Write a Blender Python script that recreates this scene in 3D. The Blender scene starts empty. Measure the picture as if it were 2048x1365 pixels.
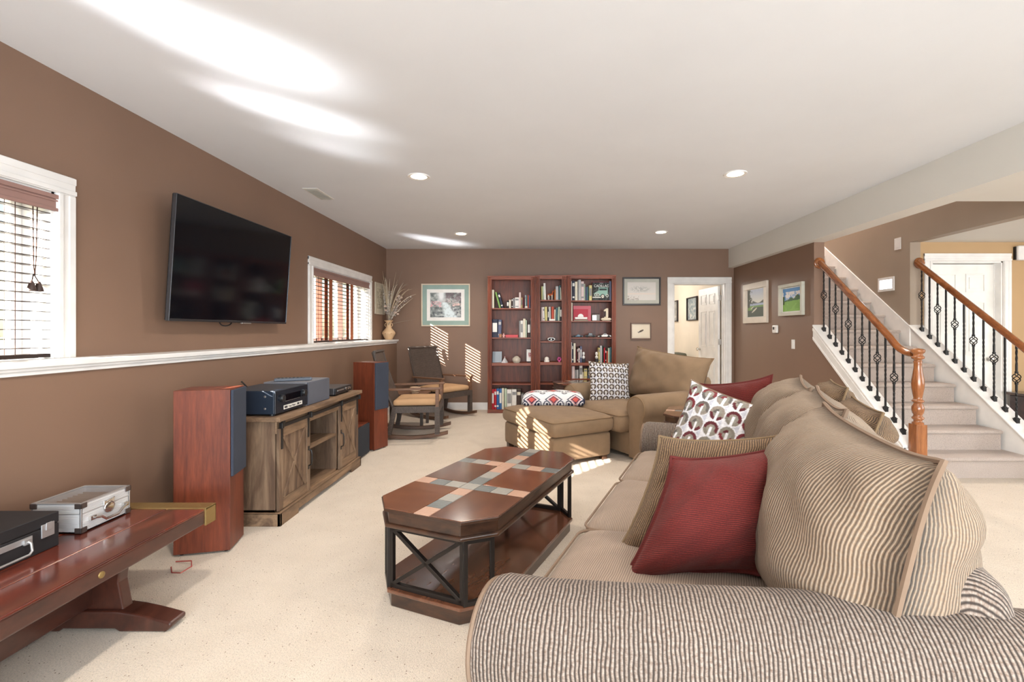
import bpy, math, random
import numpy as np
from mathutils import Vector, Matrix

SC = bpy.context.scene
COL = SC.collection
random.seed(7)
rs = np.random.RandomState(5)
R = math.radians
CAMZ = 1.28

# ------------------------------------------------------------------ camera, world, lights, exposure
cam_d = bpy.data.cameras.new('camera')
cam = bpy.data.objects.new('camera', cam_d)
COL.objects.link(cam)
cam.location = (0, 0, CAMZ)
cam.rotation_euler = (R(90), 0, 0)
cam_d.sensor_fit = 'HORIZONTAL'
cam_d.sensor_width = 36.0
cam_d.lens = 36.0 * 950.0 / 2048.0
cam_d.shift_x = -(1077 - 1024) / 2048.0
cam_d.shift_y = (662 - 682.5) / 2048.0
cam_d.clip_start = 0.02
cam_d.clip_end = 300
SC.camera = cam

world = bpy.data.worlds.new('world')
SC.world = world
world.use_nodes = True
wn = world.node_tree
wn.nodes.clear()
w_out = wn.nodes.new('ShaderNodeOutputWorld')
w_bg = wn.nodes.new('ShaderNodeBackground')
w_sky = wn.nodes.new('ShaderNodeTexSky')
w_sky.sky_type = 'NISHITA'
w_sky.sun_disc = False
w_sky.sun_elevation = R(20)
w_sky.sun_rotation = R(221)
w_bg.inputs['Strength'].default_value = 0.2
wn.links.new(w_sky.outputs[0], w_bg.inputs[0])
wn.links.new(w_bg.outputs[0], w_out.inputs[0])

SC.view_settings.view_transform = 'Standard'
SC.view_settings.look = 'None'
SC.view_settings.gamma = 1.0
SC.view_settings.use_curve_mapping = False
SC.view_settings.exposure = 0.92


def lamp(name, kind, loc, energy, color=(1, 1, 1), rot=(0, 0, 0), size=None, size_y=None, angle=None, spot=None, blend=.5, radius=None):
    d = bpy.data.lights.new(name, kind)
    d.energy = energy
    d.color = color
    if kind == 'AREA':
        d.shape = 'RECTANGLE'
        d.size = size
        d.size_y = size_y or size
    if kind == 'SUN':
        d.angle = angle
    if kind == 'SPOT':
        d.spot_size = spot
        d.spot_blend = blend
    if radius is not None and kind in ('SPOT', 'POINT'):
        d.shadow_soft_size = radius
    o = bpy.data.objects.new(name, d)
    o.location = loc
    o.rotation_euler = rot
    COL.objects.link(o)
    return o


def aim(o, target):
    v = Vector(target) - o.location
    o.rotation_euler = v.to_track_quat('-Z', 'Y').to_euler()


sun = lamp('sun', 'SUN', (-8, -9, 6), 44.0, (1.0, .95, .86), angle=R(0.4))
aim(sun, Vector((-8, -9, 6)) + Vector((1, 1.15, -.57)))
# added fill lamp behind the camera, acting as patio-door daylight
patio = lamp('rear_fill', 'AREA', (1.2, -3.35, 1.2), 240, (.78, .90, 1.0), size=5.6, size_y=2.1)
aim(patio, (1.2, 4, 1.2))
# added fill lamp that brightens the hall side
side = lamp('side_fill', 'AREA', (7.3, 1.2, 1.35), 48, (.96, .97, 1.0), size=5.0, size_y=1.7)
aim(side, (0, 2.6, 1.2))
DL = []
for x, y in [(-1.03, 4.09), (1.665, 4.02), (-1.06, 6.5), (1.65, 6.4), (-1.03, 1.7), (1.66, 1.65), (-1.03, -.7), (1.66, -.7)]:
    DL.append((x, y))
    l = lamp('downlight', 'SPOT', (x, y, 2.55), 46, (1.0, .91, .80), spot=R(150), blend=.9, radius=.06)
lamp('upstairs_light', 'POINT', (3.75, 7.2, 4.6), 150, (1, .96, .9), radius=.15)
lamp('bedroom_light', 'POINT', (1.6, 10.2, 2.2), 42, (1, .96, .9), radius=.2)
lamp('hall_light', 'SPOT', (5.9, 3.9, 2.25), 8, (1, .9, .76), spot=R(155), blend=.9, radius=.08)


# added lamps imitating low sun thrown onto the ceiling by the blind slats
for gx, gy, gw, gh, ge in ((-2.43, 1.25, .30, .74, 1.5), (-2.43, 1.95, .15, .72, .8), (-2.43, 2.46, .08, .6, .26), (-2.43, 6.05, .22, .74, 1.0)):
    gl_ = lamp('streak_fill', 'AREA', (gx, gy, 1.55), ge, (.95, .98, 1.0), size=gw, size_y=gh)
    gl_.data.spread = R(16)
    gl_.rotation_euler = Vector((1, 1.02, 1.25)).to_track_quat('-Z', 'Y').to_euler()


# ------------------------------------------------------------------ helpers
def lin(c):
    out = []
    for v in c:
        v = v / 255.0
        out.append(v / 12.92 if v <= .04045 else ((v + .055) / 1.055) ** 2.4)
    return tuple(out)


def px(X, y, plane_y):
    """pixel -> metres on a plane facing the camera"""
    return ((X - 1077) * plane_y / 950.0, CAMZ + (662 - y) * plane_y / 950.0)


def newmat(name):
    m = bpy.data.materials.new(name)
    m.use_nodes = True
    return m, m.node_tree, m.node_tree.nodes['Principled BSDF']


def N(nt, t, **kw):
    n = nt.nodes.new(t)
    for k, v in kw.items():
        setattr(n, k, v)
    return n


def coords(nt, kind='Object', scale=(1, 1, 1), rot=(0, 0, 0)):
    tc = N(nt, 'ShaderNodeTexCoord')
    mp = N(nt, 'ShaderNodeMapping')
    mp.inputs['Scale'].default_value = scale
    mp.inputs['Rotation'].default_value = rot
    nt.links.new(tc.outputs[kind], mp.inputs[0])
    return mp.outputs[0]


def ramp(nt, fac, stops):
    r = N(nt, 'ShaderNodeValToRGB')
    el = r.color_ramp.elements
    while len(el) < len(stops):
        el.new(.5)
    for e, (p, c) in zip(el, stops):
        e.position = p
        e.color = (*c, 1)
    nt.links.new(fac, r.inputs[0])
    return r.outputs[0]


def noise(nt, vec, scale, detail=3, rough=.55, dist=0):
    n = N(nt, 'ShaderNodeTexNoise')
    n.inputs['Scale'].default_value = scale
    n.inputs['Detail'].default_value = detail
    n.inputs['Roughness'].default_value = rough
    n.inputs['Distortion'].default_value = dist
    nt.links.new(vec, n.inputs['Vector'])
    return n.outputs['Fac']


def bump(nt, b, h, strength=.3, dist=.01, prev=None):
    n = N(nt, 'ShaderNodeBump')
    n.inputs['Strength'].default_value = strength
    n.inputs['Distance'].default_value = dist
    nt.links.new(h, n.inputs['Height'])
    if prev is not None:
        nt.links.new(prev, n.inputs['Normal'])
    nt.links.new(n.outputs[0], b.inputs['Normal'])
    return n.outputs[0]


MC = {}


def plain(name, c, rough=.5, metal=0, coat=0, spec=.5):
    if name in MC:
        return MC[name]
    m, nt, b = newmat(name)
    vec = coords(nt)
    l = lin(c)
    f = noise(nt, vec, 6, 2)
    col = ramp(nt, f, [(.3, tuple(v * .93 for v in l)), (.7, tuple(min(1, v * 1.05) for v in l))])
    nt.links.new(col, b.inputs['Base Color'])
    b.inputs['Roughness'].default_value = rough
    b.inputs['Metallic'].default_value = metal
    b.inputs['Coat Weight'].default_value = coat
    b.inputs['Specular IOR Level'].default_value = spec
    MC[name] = m
    return m


def wood(name, c1, c2, scale=(1, 1, 1), grain=9, rough=.35, coat=.2, c3=None, bumps=.15, dist=1.2):
    """scale: small along the grain, 1 across it"""
    m, nt, b = newmat(name)
    vec = coords(nt, scale=scale)
    f = noise(nt, vec, grain, 6, .6, dist)
    g = noise(nt, vec, grain * 7, 3, .6, .4)
    stops = [(.28, lin(c2)), (.62, lin(c1))] if c3 is None else [(.25, lin(c3)), (.43, lin(c2)), (.66, lin(c1))]
    col = ramp(nt, f, stops)
    fine = ramp(nt, g, [(.35, (.72, .72, .72)), (.6, (1, 1, 1))])
    mx = N(nt, 'ShaderNodeMix', data_type='RGBA', blend_type='MULTIPLY')
    mx.inputs['Factor'].default_value = .7
    nt.links.new(col, mx.inputs[6])
    nt.links.new(fine, mx.inputs[7])
    nt.links.new(mx.outputs[2], b.inputs['Base Color'])
    b.inputs['Roughness'].default_value = rough
    b.inputs['Coat Weight'].default_value = coat
    b.inputs['Coat Roughness'].default_value = .15
    bump(nt, b, g, bumps, .002)
    return m


def paintwall(name, c, rough=.55, vary=.05):
    m, nt, b = newmat(name)
    vec = coords(nt)
    l = lin(c)
    col = ramp(nt, noise(nt, vec, 1.3, 3), [(.3, tuple(v * (1 - vary) for v in l)), (.7, tuple(v * (1 + vary) for v in l))])
    nt.links.new(col, b.inputs['Base Color'])
    b.inputs['Roughness'].default_value = rough
    bump(nt, b, noise(nt, vec, 260, 2), .06, .002)
    return m


def ribbed(name, light, dark, pitch, depth=.9, var=None, rough=.9, axis=0, soft=(.25, .75), bstr=.55, mott=.5):
    """corduroy / chenille: ribs along UV, noise mottling"""
    m, nt, b = newmat(name)
    tc = N(nt, 'ShaderNodeTexCoord')
    sep = N(nt, 'ShaderNodeSeparateXYZ')
    nt.links.new(tc.outputs['UV'], sep.inputs[0])
    mp = N(nt, 'ShaderNodeMapping')
    mp.inputs['Scale'].default_value = (1, 1, 1)
    nt.links.new(tc.outputs['UV'], mp.inputs[0])
    wob = noise(nt, mp.outputs[0], 14, 2)
    a = N(nt, 'ShaderNodeMath', operation='MULTIPLY')
    nt.links.new(wob, a.inputs[0])
    a.inputs[1].default_value = pitch * 1.3
    s = N(nt, 'ShaderNodeMath', operation='ADD')
    nt.links.new(sep.outputs[axis], s.inputs[0])
    nt.links.new(a.outputs[0], s.inputs[1])
    q = N(nt, 'ShaderNodeMath', operation='MULTIPLY')
    nt.links.new(s.outputs[0], q.inputs[0])
    q.inputs[1].default_value = 2 * math.pi / pitch
    si = N(nt, 'ShaderNodeMath', operation='SINE')
    nt.links.new(q.outputs[0], si.inputs[0])
    h = N(nt, 'ShaderNodeMath', operation='MULTIPLY_ADD')
    nt.links.new(si.outputs[0], h.inputs[0])
    h.inputs[1].default_value = .5
    h.inputs[2].default_value = .5
    rib = ramp(nt, h.outputs[0], [(soft[0] * .3, tuple(0.0 for _ in light)), (soft[1], (1, 1, 1))])
    # tufts along each rib
    mp2 = N(nt, 'ShaderNodeMapping')
    sc = [1.0 / pitch * .9, 1.0 / pitch * .9, 1]
    sc[1 - axis] *= 1.6
    mp2.inputs['Scale'].default_value = sc
    nt.links.new(tc.outputs['UV'], mp2.inputs[0])
    tuft = noise(nt, mp2.outputs[0], 1.0, 4, .7)
    lo, hi = lin(dark), lin(light)
    mid = lin(var) if var else tuple((x + y) / 2 for x, y in zip(lo, hi))
    lightcol = ramp(nt, tuft, [(.34, mid), (.6, hi)])
    patch = ramp(nt, noise(nt, mp.outputs[0], 7, 3), [(.3, (1 - .28 * mott,) * 3), (.7, (1, 1, 1))])
    m1 = N(nt, 'ShaderNodeMix', data_type='RGBA')
    mulf = N(nt, 'ShaderNodeMath', operation='MULTIPLY_ADD')
    nt.links.new(rib, mulf.inputs[0])
    mulf.inputs[1].default_value = depth
    mulf.inputs[2].default_value = 1 - depth
    nt.links.new(mulf.outputs[0], m1.inputs[0])
    m1.inputs[6].default_value = (*lo, 1)
    nt.links.new(lightcol, m1.inputs[7])
    m2 = N(nt, 'ShaderNodeMix', data_type='RGBA', blend_type='MULTIPLY')
    m2.inputs['Factor'].default_value = 1
    nt.links.new(m1.outputs[2], m2.inputs[6])
    nt.links.new(patch, m2.inputs[7])
    nt.links.new(m2.outputs[2], b.inputs['Base Color'])
    b.inputs['Roughness'].default_value = rough
    b.inputs['Sheen Weight'].default_value = .06
    b.inputs['Sheen Roughness'].default_value = .4
    p = bump(nt, b, h.outputs[0], bstr, pitch * .6)
    bump(nt, b, tuft, bstr * .6, pitch * .35, p)
    return m


def colorattr(name, rough=.6, bumps=0):
    if name in MC:
        return MC[name]
    m, nt, b = newmat(name)
    a = N(nt, 'ShaderNodeVertexColor')
    a.layer_name = 'print'
    nt.links.new(a.outputs[0], b.inputs['Base Color'])
    b.inputs['Roughness'].default_value = rough
    if bumps:
        bump(nt, b, noise(nt, coords(nt), 500, 2), bumps, .002)
    MC[name] = m
    return m


def glassmat(name, refl=.07, tint=(1, 1, 1)):
    m, nt, b = newmat(name)
    nt.nodes.remove(b)
    out = nt.nodes['Material Output']
    tr = N(nt, 'ShaderNodeBsdfTransparent')
    tr.inputs[0].default_value = (*tint, 1)
    gl = N(nt, 'ShaderNodeBsdfGlossy')
    gl.inputs['Roughness'].default_value = .02
    mx = N(nt, 'ShaderNodeMixShader')
    fr = N(nt, 'ShaderNodeLayerWeight')
    fr.inputs[0].default_value = .25
    sc = N(nt, 'ShaderNodeMath', operation='MULTIPLY')
    nt.links.new(fr.outputs['Fresnel'], sc.inputs[0])
    sc.inputs[1].default_value = refl * 4
    nt.links.new(sc.outputs[0], mx.inputs[0])
    nt.links.new(tr.outputs[0], mx.inputs[1])
    nt.links.new(gl.outputs[0], mx.inputs[2])
    nt.links.new(mx.outputs[0], out.inputs[0])
    return m


def emit(name, c, s):
    m, nt, b = newmat(name)
    b.inputs['Base Color'].default_value = (*lin(c), 1)
    b.inputs['Emission Color'].default_value = (*lin(c), 1)
    b.inputs['Emission Strength'].default_value = s
    return m


class MB:
    def __init__(s):
        s.v, s.f, s.m, s.uv, s.sm = [], [], [], [], []

    def add(s, verts, faces, mi=0, uvs=None, smooth=False):
        o = len(s.v)
        s.v += [Vector(p) for p in verts]
        for k, f in enumerate(faces):
            s.f.append([i + o for i in f])
            s.m.append(mi)
            s.sm.append(smooth)
            s.uv.append([uvs[i] for i in f] if uvs is not None else None)
        return s

    def box(s, x0, x1, y0, y1, z0, z1, mi=0):
        x0, x1 = min(x0, x1), max(x0, x1)
        y0, y1 = min(y0, y1), max(y0, y1)
        z0, z1 = min(z0, z1), max(z0, z1)
        v = [(x0, y0, z0), (x1, y0, z0), (x1, y1, z0), (x0, y1, z0), (x0, y0, z1), (x1, y0, z1), (x1, y1, z1), (x0, y1, z1)]
        return s.add(v, [(3, 2, 1, 0), (4, 5, 6, 7), (0, 1, 5, 4), (1, 2, 6, 5), (2, 3, 7, 6), (3, 0, 4, 7)], mi)

    def obox(s, c, size, M=None, mi=0):
        M = M or Matrix()
        a, b, d = [x / 2 for x in size]
        v = [Vector(c) + (M @ Vector(p)) for p in
             [(-a, -b, -d), (a, -b, -d), (a, b, -d), (-a, b, -d), (-a, -b, d), (a, -b, d), (a, b, d), (-a, b, d)]]
        return s.add(v, [(3, 2, 1, 0), (4, 5, 6, 7), (0, 1, 5, 4), (1, 2, 6, 5), (2, 3, 7, 6), (3, 0, 4, 7)], mi)

    def bar(s, p0, p1, w, h, mi=0, up=(0, 0, 1)):
        p0, p1 = Vector(p0), Vector(p1)
        d = (p1 - p0)
        L = d.length
        d.normalize()
        u = Vector(up)
        if abs(d.dot(u)) > .98:
            u = Vector((0, 1, 0))
        r = d.cross(u).normalized()
        u = r.cross(d).normalized()
        M = Matrix((r, u, d)).transposed()
        return s.obox((p0 + p1) / 2, (w, h, L), M, mi)

    def tube(s, path, r, n=8, closed=False, mi=0, cap=True, smooth=True, squash=1, twist=None, sq=False):
        P = [Vector(p) for p in path]
        m = len(P)
        rr = r if isinstance(r, (list, tuple)) else [r] * m
        vs, fs, uv = [], [], []
        prev = None
        dist = 0
        for i in range(m):
            if closed:
                t = (P[(i + 1) % m] - P[i - 1])
            else:
                t = P[min(i + 1, m - 1)] - P[max(i - 1, 0)]
            if t.length < 1e-9:
                t = Vector((0, 0, 1))
            t.normalize()
            if prev is None:
                a = Vector((0, 0, 1)) if abs(t.z) < .9 else Vector((1, 0, 0))
                nrm = (a - t * a.dot(t)).normalized()
            else:
                nrm = (prev - t * prev.dot(t))
                nrm = nrm.normalized() if nrm.length > 1e-6 else t.orthogonal().normalized()
            prev = nrm
            bn = t.cross(nrm)
            if i:
                dist += (P[i] - P[i - 1]).length
            tw = twist[i] if twist else 0
            for k in range(n):
                an = 2 * math.pi * (k + .5) / n + tw
                vs.append(P[i] + (nrm * math.cos(an) + bn * math.sin(an) * squash) * rr[i])
                uv.append((dist, k / n * 2 * math.pi * rr[i]))
        R_ = m if closed else m - 1
        for i in range(R_):
            j = (i + 1) % m
            for k in range(n):
                l = (k + 1) % n
                fs.append((i * n + k, i * n + l, j * n + l, j * n + k))
        if cap and not closed:
            fs.append(tuple(range(n))[::-1])
            fs.append(tuple((m - 1) * n + k for k in range(n)))
        return s.add(vs, fs, mi, uv, smooth)

    def cyl(s, c, r, z0, z1, n=20, mi=0, r2=None, smooth=True):
        return s.tube([(c[0], c[1], z0), (c[0], c[1], z1)], [r, r if r2 is None else r2], n, mi=mi, smooth=smooth)

    def lathe(s, prof, c=(0, 0, 0), n=24, mi=0, smooth=True, M=None, caps=True):
        vs, fs, uv = [], [], []
        m = len(prof)
        for i, (r, z) in enumerate(prof):
            for k in range(n):
                a = 2 * math.pi * k / n
                p = Vector((r * math.cos(a), r * math.sin(a), z))
                if M:
                    p = M @ p
                vs.append(p + Vector(c))
                uv.append((k / n, z))
        for i in range(m - 1):
            for k in range(n):
                l = (k + 1) % n
                fs.append((i * n + k, i * n + l, (i + 1) * n + l, (i + 1) * n + k))
        if prof[0][0] > 1e-4 and caps:
            fs.append(tuple(range(n))[::-1])
        if prof[-1][0] > 1e-4 and caps:
            fs.append(tuple((m - 1) * n + k for k in range(n)))
        return s.add(vs, fs, mi, uv, smooth)

    def prism(s, pts, z0, z1, mi=0, axis='z'):
        n = len(pts)

        def P(a, b, c):
            return {'z': (a, b, c), 'x': (c, a, b), 'y': (a, c, b)}[axis]
        v = [P(p[0], p[1], z0) for p in pts] + [P(p[0], p[1], z1) for p in pts]
        f = [tuple(range(n))[::-1], tuple(range(n, 2 * n))]
        for i in range(n):
            j = (i + 1) % n
            f.append((i, j, n + j, n + i))
        return s.add(v, f, mi)

    def frame(s, x0, x1, z0, z1, w, y0, y1, mi=0):
        """rectangular frame in the xz plane"""
        s.box(x0, x1, y0, y1, z1 - w, z1, mi)
        s.box(x0, x1, y0, y1, z0, z0 + w, mi)
        s.box(x0, x0 + w, y0, y1, z0 + w, z1 - w, mi)
        s.box(x1 - w, x1, y0, y1, z0 + w, z1 - w, mi)
        return s

    def xf(s, M):
        s.v = [M @ p for p in s.v]
        return s

    def build(s, name, mats, parent=None, world=False, origin=None, bevel=0, seg=2, smooth=None, sharp=.7, colors=None, recalc=True):
        if not isinstance(mats, (list, tuple)):
            mats = [mats]
        vs = s.v
        loc = None
        if parent is not None and world:
            Mi = TM[parent.name].inverted()
            vs = [Mi @ p for p in vs]
        elif parent is None:
            if origin is None:
                n = len(vs)
                origin = (sum(p.x for p in vs) / n, sum(p.y for p in vs) / n, min(p.z for p in vs))
            loc = Vector(origin)
            vs = [p - loc for p in vs]
        me = bpy.data.meshes.new(name)
        me.from_pydata([tuple(p) for p in vs], [], s.f)
        for m in mats:
            me.materials.append(m)
        me.polygons.foreach_set('material_index', s.m)
        sm = s.sm if smooth is None else [smooth] * len(s.f)
        me.polygons.foreach_set('use_smooth', sm)
        if any(u is not None for u in s.uv):
            ul = me.uv_layers.new(name='uv')
            flat = []
            for f, u in zip(s.f, s.uv):
                for k in range(len(f)):
                    flat += list(u[k]) if u is not None else [0, 0]
            ul.data.foreach_set('uv', flat)
        if colors is not None:
            ca = me.color_attributes.new('print', 'FLOAT_COLOR', 'POINT')
            ca.data.foreach_set('color', np.asarray(colors, dtype=np.float32).ravel())
        me.validate()
        if recalc:
            import bmesh
            bm = bmesh.new()
            bm.from_mesh(me)
            bmesh.ops.recalc_face_normals(bm, faces=bm.faces)
            bm.to_mesh(me)
            bm.free()
        if any(sm) and sharp:
            me.set_sharp_from_angle(angle=sharp)
        o = bpy.data.objects.new(name, me)
        COL.objects.link(o)
        if parent is not None:
            o.parent = parent
            TM[o.name] = TM[parent.name]
        else:
            o.location = loc
            TM[o.name] = Matrix.Translation(loc)
        if bevel:
            bv = o.modifiers.new('bevel', 'BEVEL')
            bv.width = bevel
            bv.segments = seg
            bv.limit_method = 'ANGLE'
            bv.angle_limit = R(40)
        return o


TM = {}


def thing(name, label, cat, loc=(0, 0, 0), rot=0, group=None, kind=None):
    o = bpy.data.objects.new(name, None)
    o.empty_display_size = .05
    COL.objects.link(o)
    o.location = loc
    o.rotation_euler = (0, 0, rot)
    TM[o.name] = Matrix.Translation(Vector(loc)) @ Matrix.Rotation(rot, 4, 'Z')
    if label:
        o['label'] = label
    if cat:
        o['category'] = cat
    if group:
        o['group'] = group
    if kind:
        o['kind'] = kind
    return o


def tag(o, label, cat, group=None, kind=None):
    o['label'] = label
    o['category'] = cat
    if group:
        o['group'] = group
    if kind:
        o['kind'] = kind
    return o


def struct(o, label, cat):
    o['kind'] = 'structure'
    o['label'] = label
    o['category'] = cat
    return o


def text_mesh(body, size, depth=.002):
    cu = bpy.data.curves.new('lettering', 'FONT')
    cu.body = body
    cu.size = size
    cu.extrude = depth
    cu.align_x = 'CENTER'
    cu.align_y = 'CENTER'
    ob = bpy.data.objects.new('lettering', cu)
    COL.objects.link(ob)
    dg = bpy.context.evaluated_depsgraph_get()
    me = bpy.data.meshes.new_from_object(ob.evaluated_get(dg))
    v = [Vector(p.co) for p in me.vertices]
    f = [tuple(p.vertices) for p in me.polygons]
    bpy.data.objects.remove(ob)
    bpy.data.curves.remove(cu)
    bpy.data.meshes.remove(me)
    return v, f


def picture(name, mat, w, h, nx, ny, fn, M, parent, world=True):
    """printed sheet: colours of a flat print computed on a fine grid.  fn(u,v)->rgb arrays (sRGB 0..1), u right, v up"""
    u, v = np.meshgrid(np.linspace(0, 1, nx), np.linspace(0, 1, ny))
    rgb = fn(u, v)
    c = np.clip(np.stack(rgb, -1).reshape(-1, 3), 0, 1)
    c = np.where(c <= .04045, c / 12.92, ((c + .055) / 1.055) ** 2.4)
    c = np.concatenate([c, np.ones((len(c), 1))], 1)
    b = MB()
    pts = [M @ Vector(((a - .5) * w, (d - .5) * h, 0)) for a, d in zip(u.ravel(), v.ravel())]
    fs = [(j * nx + i, j * nx + i + 1, (j + 1) * nx + i + 1, (j + 1) * nx + i) for j in range(ny - 1) for i in range(nx - 1)]
    b.add(pts, fs)
    return b.build(name, mat, parent, world=world, colors=c, recalc=False)


def vnoise(u, v, s, seed=0, octs=4):
    """value noise on arrays"""
    r = np.random.RandomState(seed)
    out = np.zeros_like(u)
    amp, tot = 1, 0
    for o in range(octs):
        n = int(s * 2 ** o) + 2
        g = r.rand(n + 2, n + 2)
        x, y = u * n, v * n
        x = np.clip(x, 0, n - .001)
        y = np.clip(y, 0, n - .001)
        i, j = x.astype(int), y.astype(int)
        fx, fy = x - i, y - j
        fx, fy = fx * fx * (3 - 2 * fx), fy * fy * (3 - 2 * fy)
        out += amp * ((g[j, i] * (1 - fx) + g[j, i + 1] * fx) * (1 - fy) + (g[j + 1, i] * (1 - fx) + g[j + 1, i + 1] * fx) * fy)
        tot += amp
        amp *= .55
    return out / tot


def mixc(a, b, t):
    return tuple(x * (1 - t) + y * t for x, y in zip(a, b))


def C(r, g, b):
    return (r / 255., g / 255., b / 255.)


def layer(base, col, mask):
    return tuple(np.where(mask, c, b_) if np.isscalar(c) else np.where(mask, c, b_) for b_, c in zip(base, col))


# ---- soft shapes
def pillow(w, h, t, n=26, pinch=.07, p=2.6, q=.55, wr=.004, seed=1, ear=.0, rim=0.0, sag=0):
    """returns MB of a stuffed cushion in the xy plane (x right, y up, z thickness) and its rim path"""
    r = random.Random(seed)
    ph = [r.uniform(0, 6.28) for _ in range(8)]
    b = MB()

    def pt(i, j, side):
        x, y = -1 + 2 * i / n, -1 + 2 * j / n
        x = math.copysign(abs(x) ** .85, x)
        y = math.copysign(abs(y) ** .85, y)
        X = x * (1 - pinch * (1 - y * y) * abs(x))
        Y = y * (1 - pinch * (1 - x * x) * abs(y))
        e = ear * (abs(x) * abs(y)) ** 6
        X *= 1 + e
        Y *= 1 + e
        T = ((1 - abs(x) ** p) * (1 - abs(y) ** p)) ** q if abs(x) < 1 and abs(y) < 1 else 0
        edge = max(abs(x), abs(y))
        wz = wr * (math.sin(9 * x + 5 * y * y + ph[0]) * math.sin(7 * y + ph[1]) + .7 * math.sin(14 * y * x + 6 * x + ph[2]) + .6 * math.sin(22 * x * (1 - .3 * y) + ph[3]) * edge ** 3) * min(1, T * 2)
        zz = side * (T * t / 2 + rim * (1 if T > 0 else 0)) + wz + sag * (X * X + Y * Y)
        return Vector((X * w / 2, Y * h / 2, zz))
    for side in (1, -1):
        vs, uv, fs = [], [], []
        G = [[pt(i, j, side) for i in range(n + 1)] for j in range(n + 1)]
        U = [[0] * (n + 1) for _ in range(n + 1)]
        V = [[0] * (n + 1) for _ in range(n + 1)]
        m2 = n // 2
        for j in range(n + 1):
            for rng, st in ((range(m2 + 1, n + 1), 1), (range(m2 - 1, -1, -1), -1)):
                for i in rng:
                    U[j][i] = U[j][i - st] + st * (G[j][i] - G[j][i - st]).length
        for i in range(n + 1):
            for rng, st in ((range(m2 + 1, n + 1), 1), (range(m2 - 1, -1, -1), -1)):
                for j in rng:
                    V[j][i] = V[j - st][i] + st * (G[j][i] - G[j - st][i]).length
        for j in range(n + 1):
            for i in range(n + 1):
                vs.append(G[j][i])
                uv.append((U[j][i] + w, V[j][i] + h))
        for j in range(n):
            for i in range(n):
                k = j * (n + 1) + i
                q_ = (k, k + 1, k + n + 2, k + n + 1)
                fs.append(q_ if side == 1 else q_[::-1])
        b.add(vs, fs, 0 if side == 1 else 1, uv, True)
    rim_path = [pt(i, 0, 0) for i in range(n)] + [pt(n, j, 0) for j in range(n)] + [pt(n - i, n, 0) for i in range(n)] + [pt(0, n - j, 0) for j in range(n)]
    return b, rim_path


def softbox(w, d, h, r=.05, n=14, crown=.03, wr=.003, seed=2, bulge=.02):
    """box cushion centred in xy, from z 0 to h"""
    rd = random.Random(seed)
    ph = [rd.uniform(0, 6.28) for _ in range(6)]
    b = MB()
    hw, hd, hh = w / 2, d / 2, h / 2
    r = min(r, hh * .98)

    def mp(p):
        c = Vector((max(-hw + r, min(hw - r, p.x)), max(-hd + r, min(hd - r, p.y)), max(-hh + r, min(hh - r, p.z))))
        v = p - c
        if v.length > 1e-9:
            v = v.normalized() * r
        o = c + v
        X, Y, Z = o.x / hw, o.y / hd, o.z / hh
        if Z > 0:
            o.z += crown * max(0, (1 - X ** 4)) * max(0, (1 - Y ** 4)) * Z
        o.x += bulge * X * (1 - Z * Z) * .6
        o.y += bulge * Y * (1 - Z * Z) * .6
        o.z += wr * math.sin(8 * X + 5 * Y + ph[0]) * math.sin(6 * Y + ph[1]) * (Z > 0)
        o.z += hh
        return o
    lin_ = [-1 + 2 * i / n for i in range(n + 1)]

    def warp(t):  # more lines near the corners
        return math.copysign(1 - (1 - abs(t)) ** 1.5, t)
    L = [warp(t) for t in lin_]
    m = max(4, n // 2)
    LZ = [warp(-1 + 2 * i / m) for i in range(m + 1)]

    def face(fn, A, B, uvf):
        vs = [mp(fn(a, c)) for c in B for a in A]
        uv = [uvf(fn(a, c)) for c in B for a in A]
        na = len(A)
        fs = [(j * na + i, j * na + i + 1, (j + 1) * na + i + 1, (j + 1) * na + i) for j in range(len(B) - 1) for i in range(na - 1)]
        b.add(vs, fs, 0, uv, True)
    face(lambda a, c: Vector((a * hw, c * hd, hh)), L, L, lambda p: (p.x, p.y))
    face(lambda a, c: Vector((a * hw, c * hd, -hh)), L, L, lambda p: (p.x, p.y))
    for sg in (1, -1):
        face(lambda a, c: Vector((a * hw, sg * hd, c * hh)), L, LZ, lambda p: (p.x, p.z))
        face(lambda a, c: Vector((sg * hw, a * hd, c * hh)), L, LZ, lambda p: (p.y, p.z))
    b.merge = True
    # piping path round the top edge
    path = []
    k = .29 * r
    zt = h - k

    def arc(cx, cy, a0):
        for i in range(5):
            a = a0 + i / 4 * math.pi / 2
            path.append(Vector((cx + (r * .72) * math.cos(a), cy + (r * .72) * math.sin(a), zt)))
    ex, ey = hw - r * .72 - k * .2, hd - r * .72 - k * .2
    e = .02
    for (cx, cy, a0) in ((ex, ey, 0), (-ex, ey, math.pi / 2), (-ex, -ey, math.pi), (ex, -ey, 1.5 * math.pi)):
        arc(cx, cy, a0)
    return b, path


def weld(o, d=.0006):
    m = o.modifiers.new('weld', 'WELD')
    m.merge_threshold = d
    return o
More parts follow.
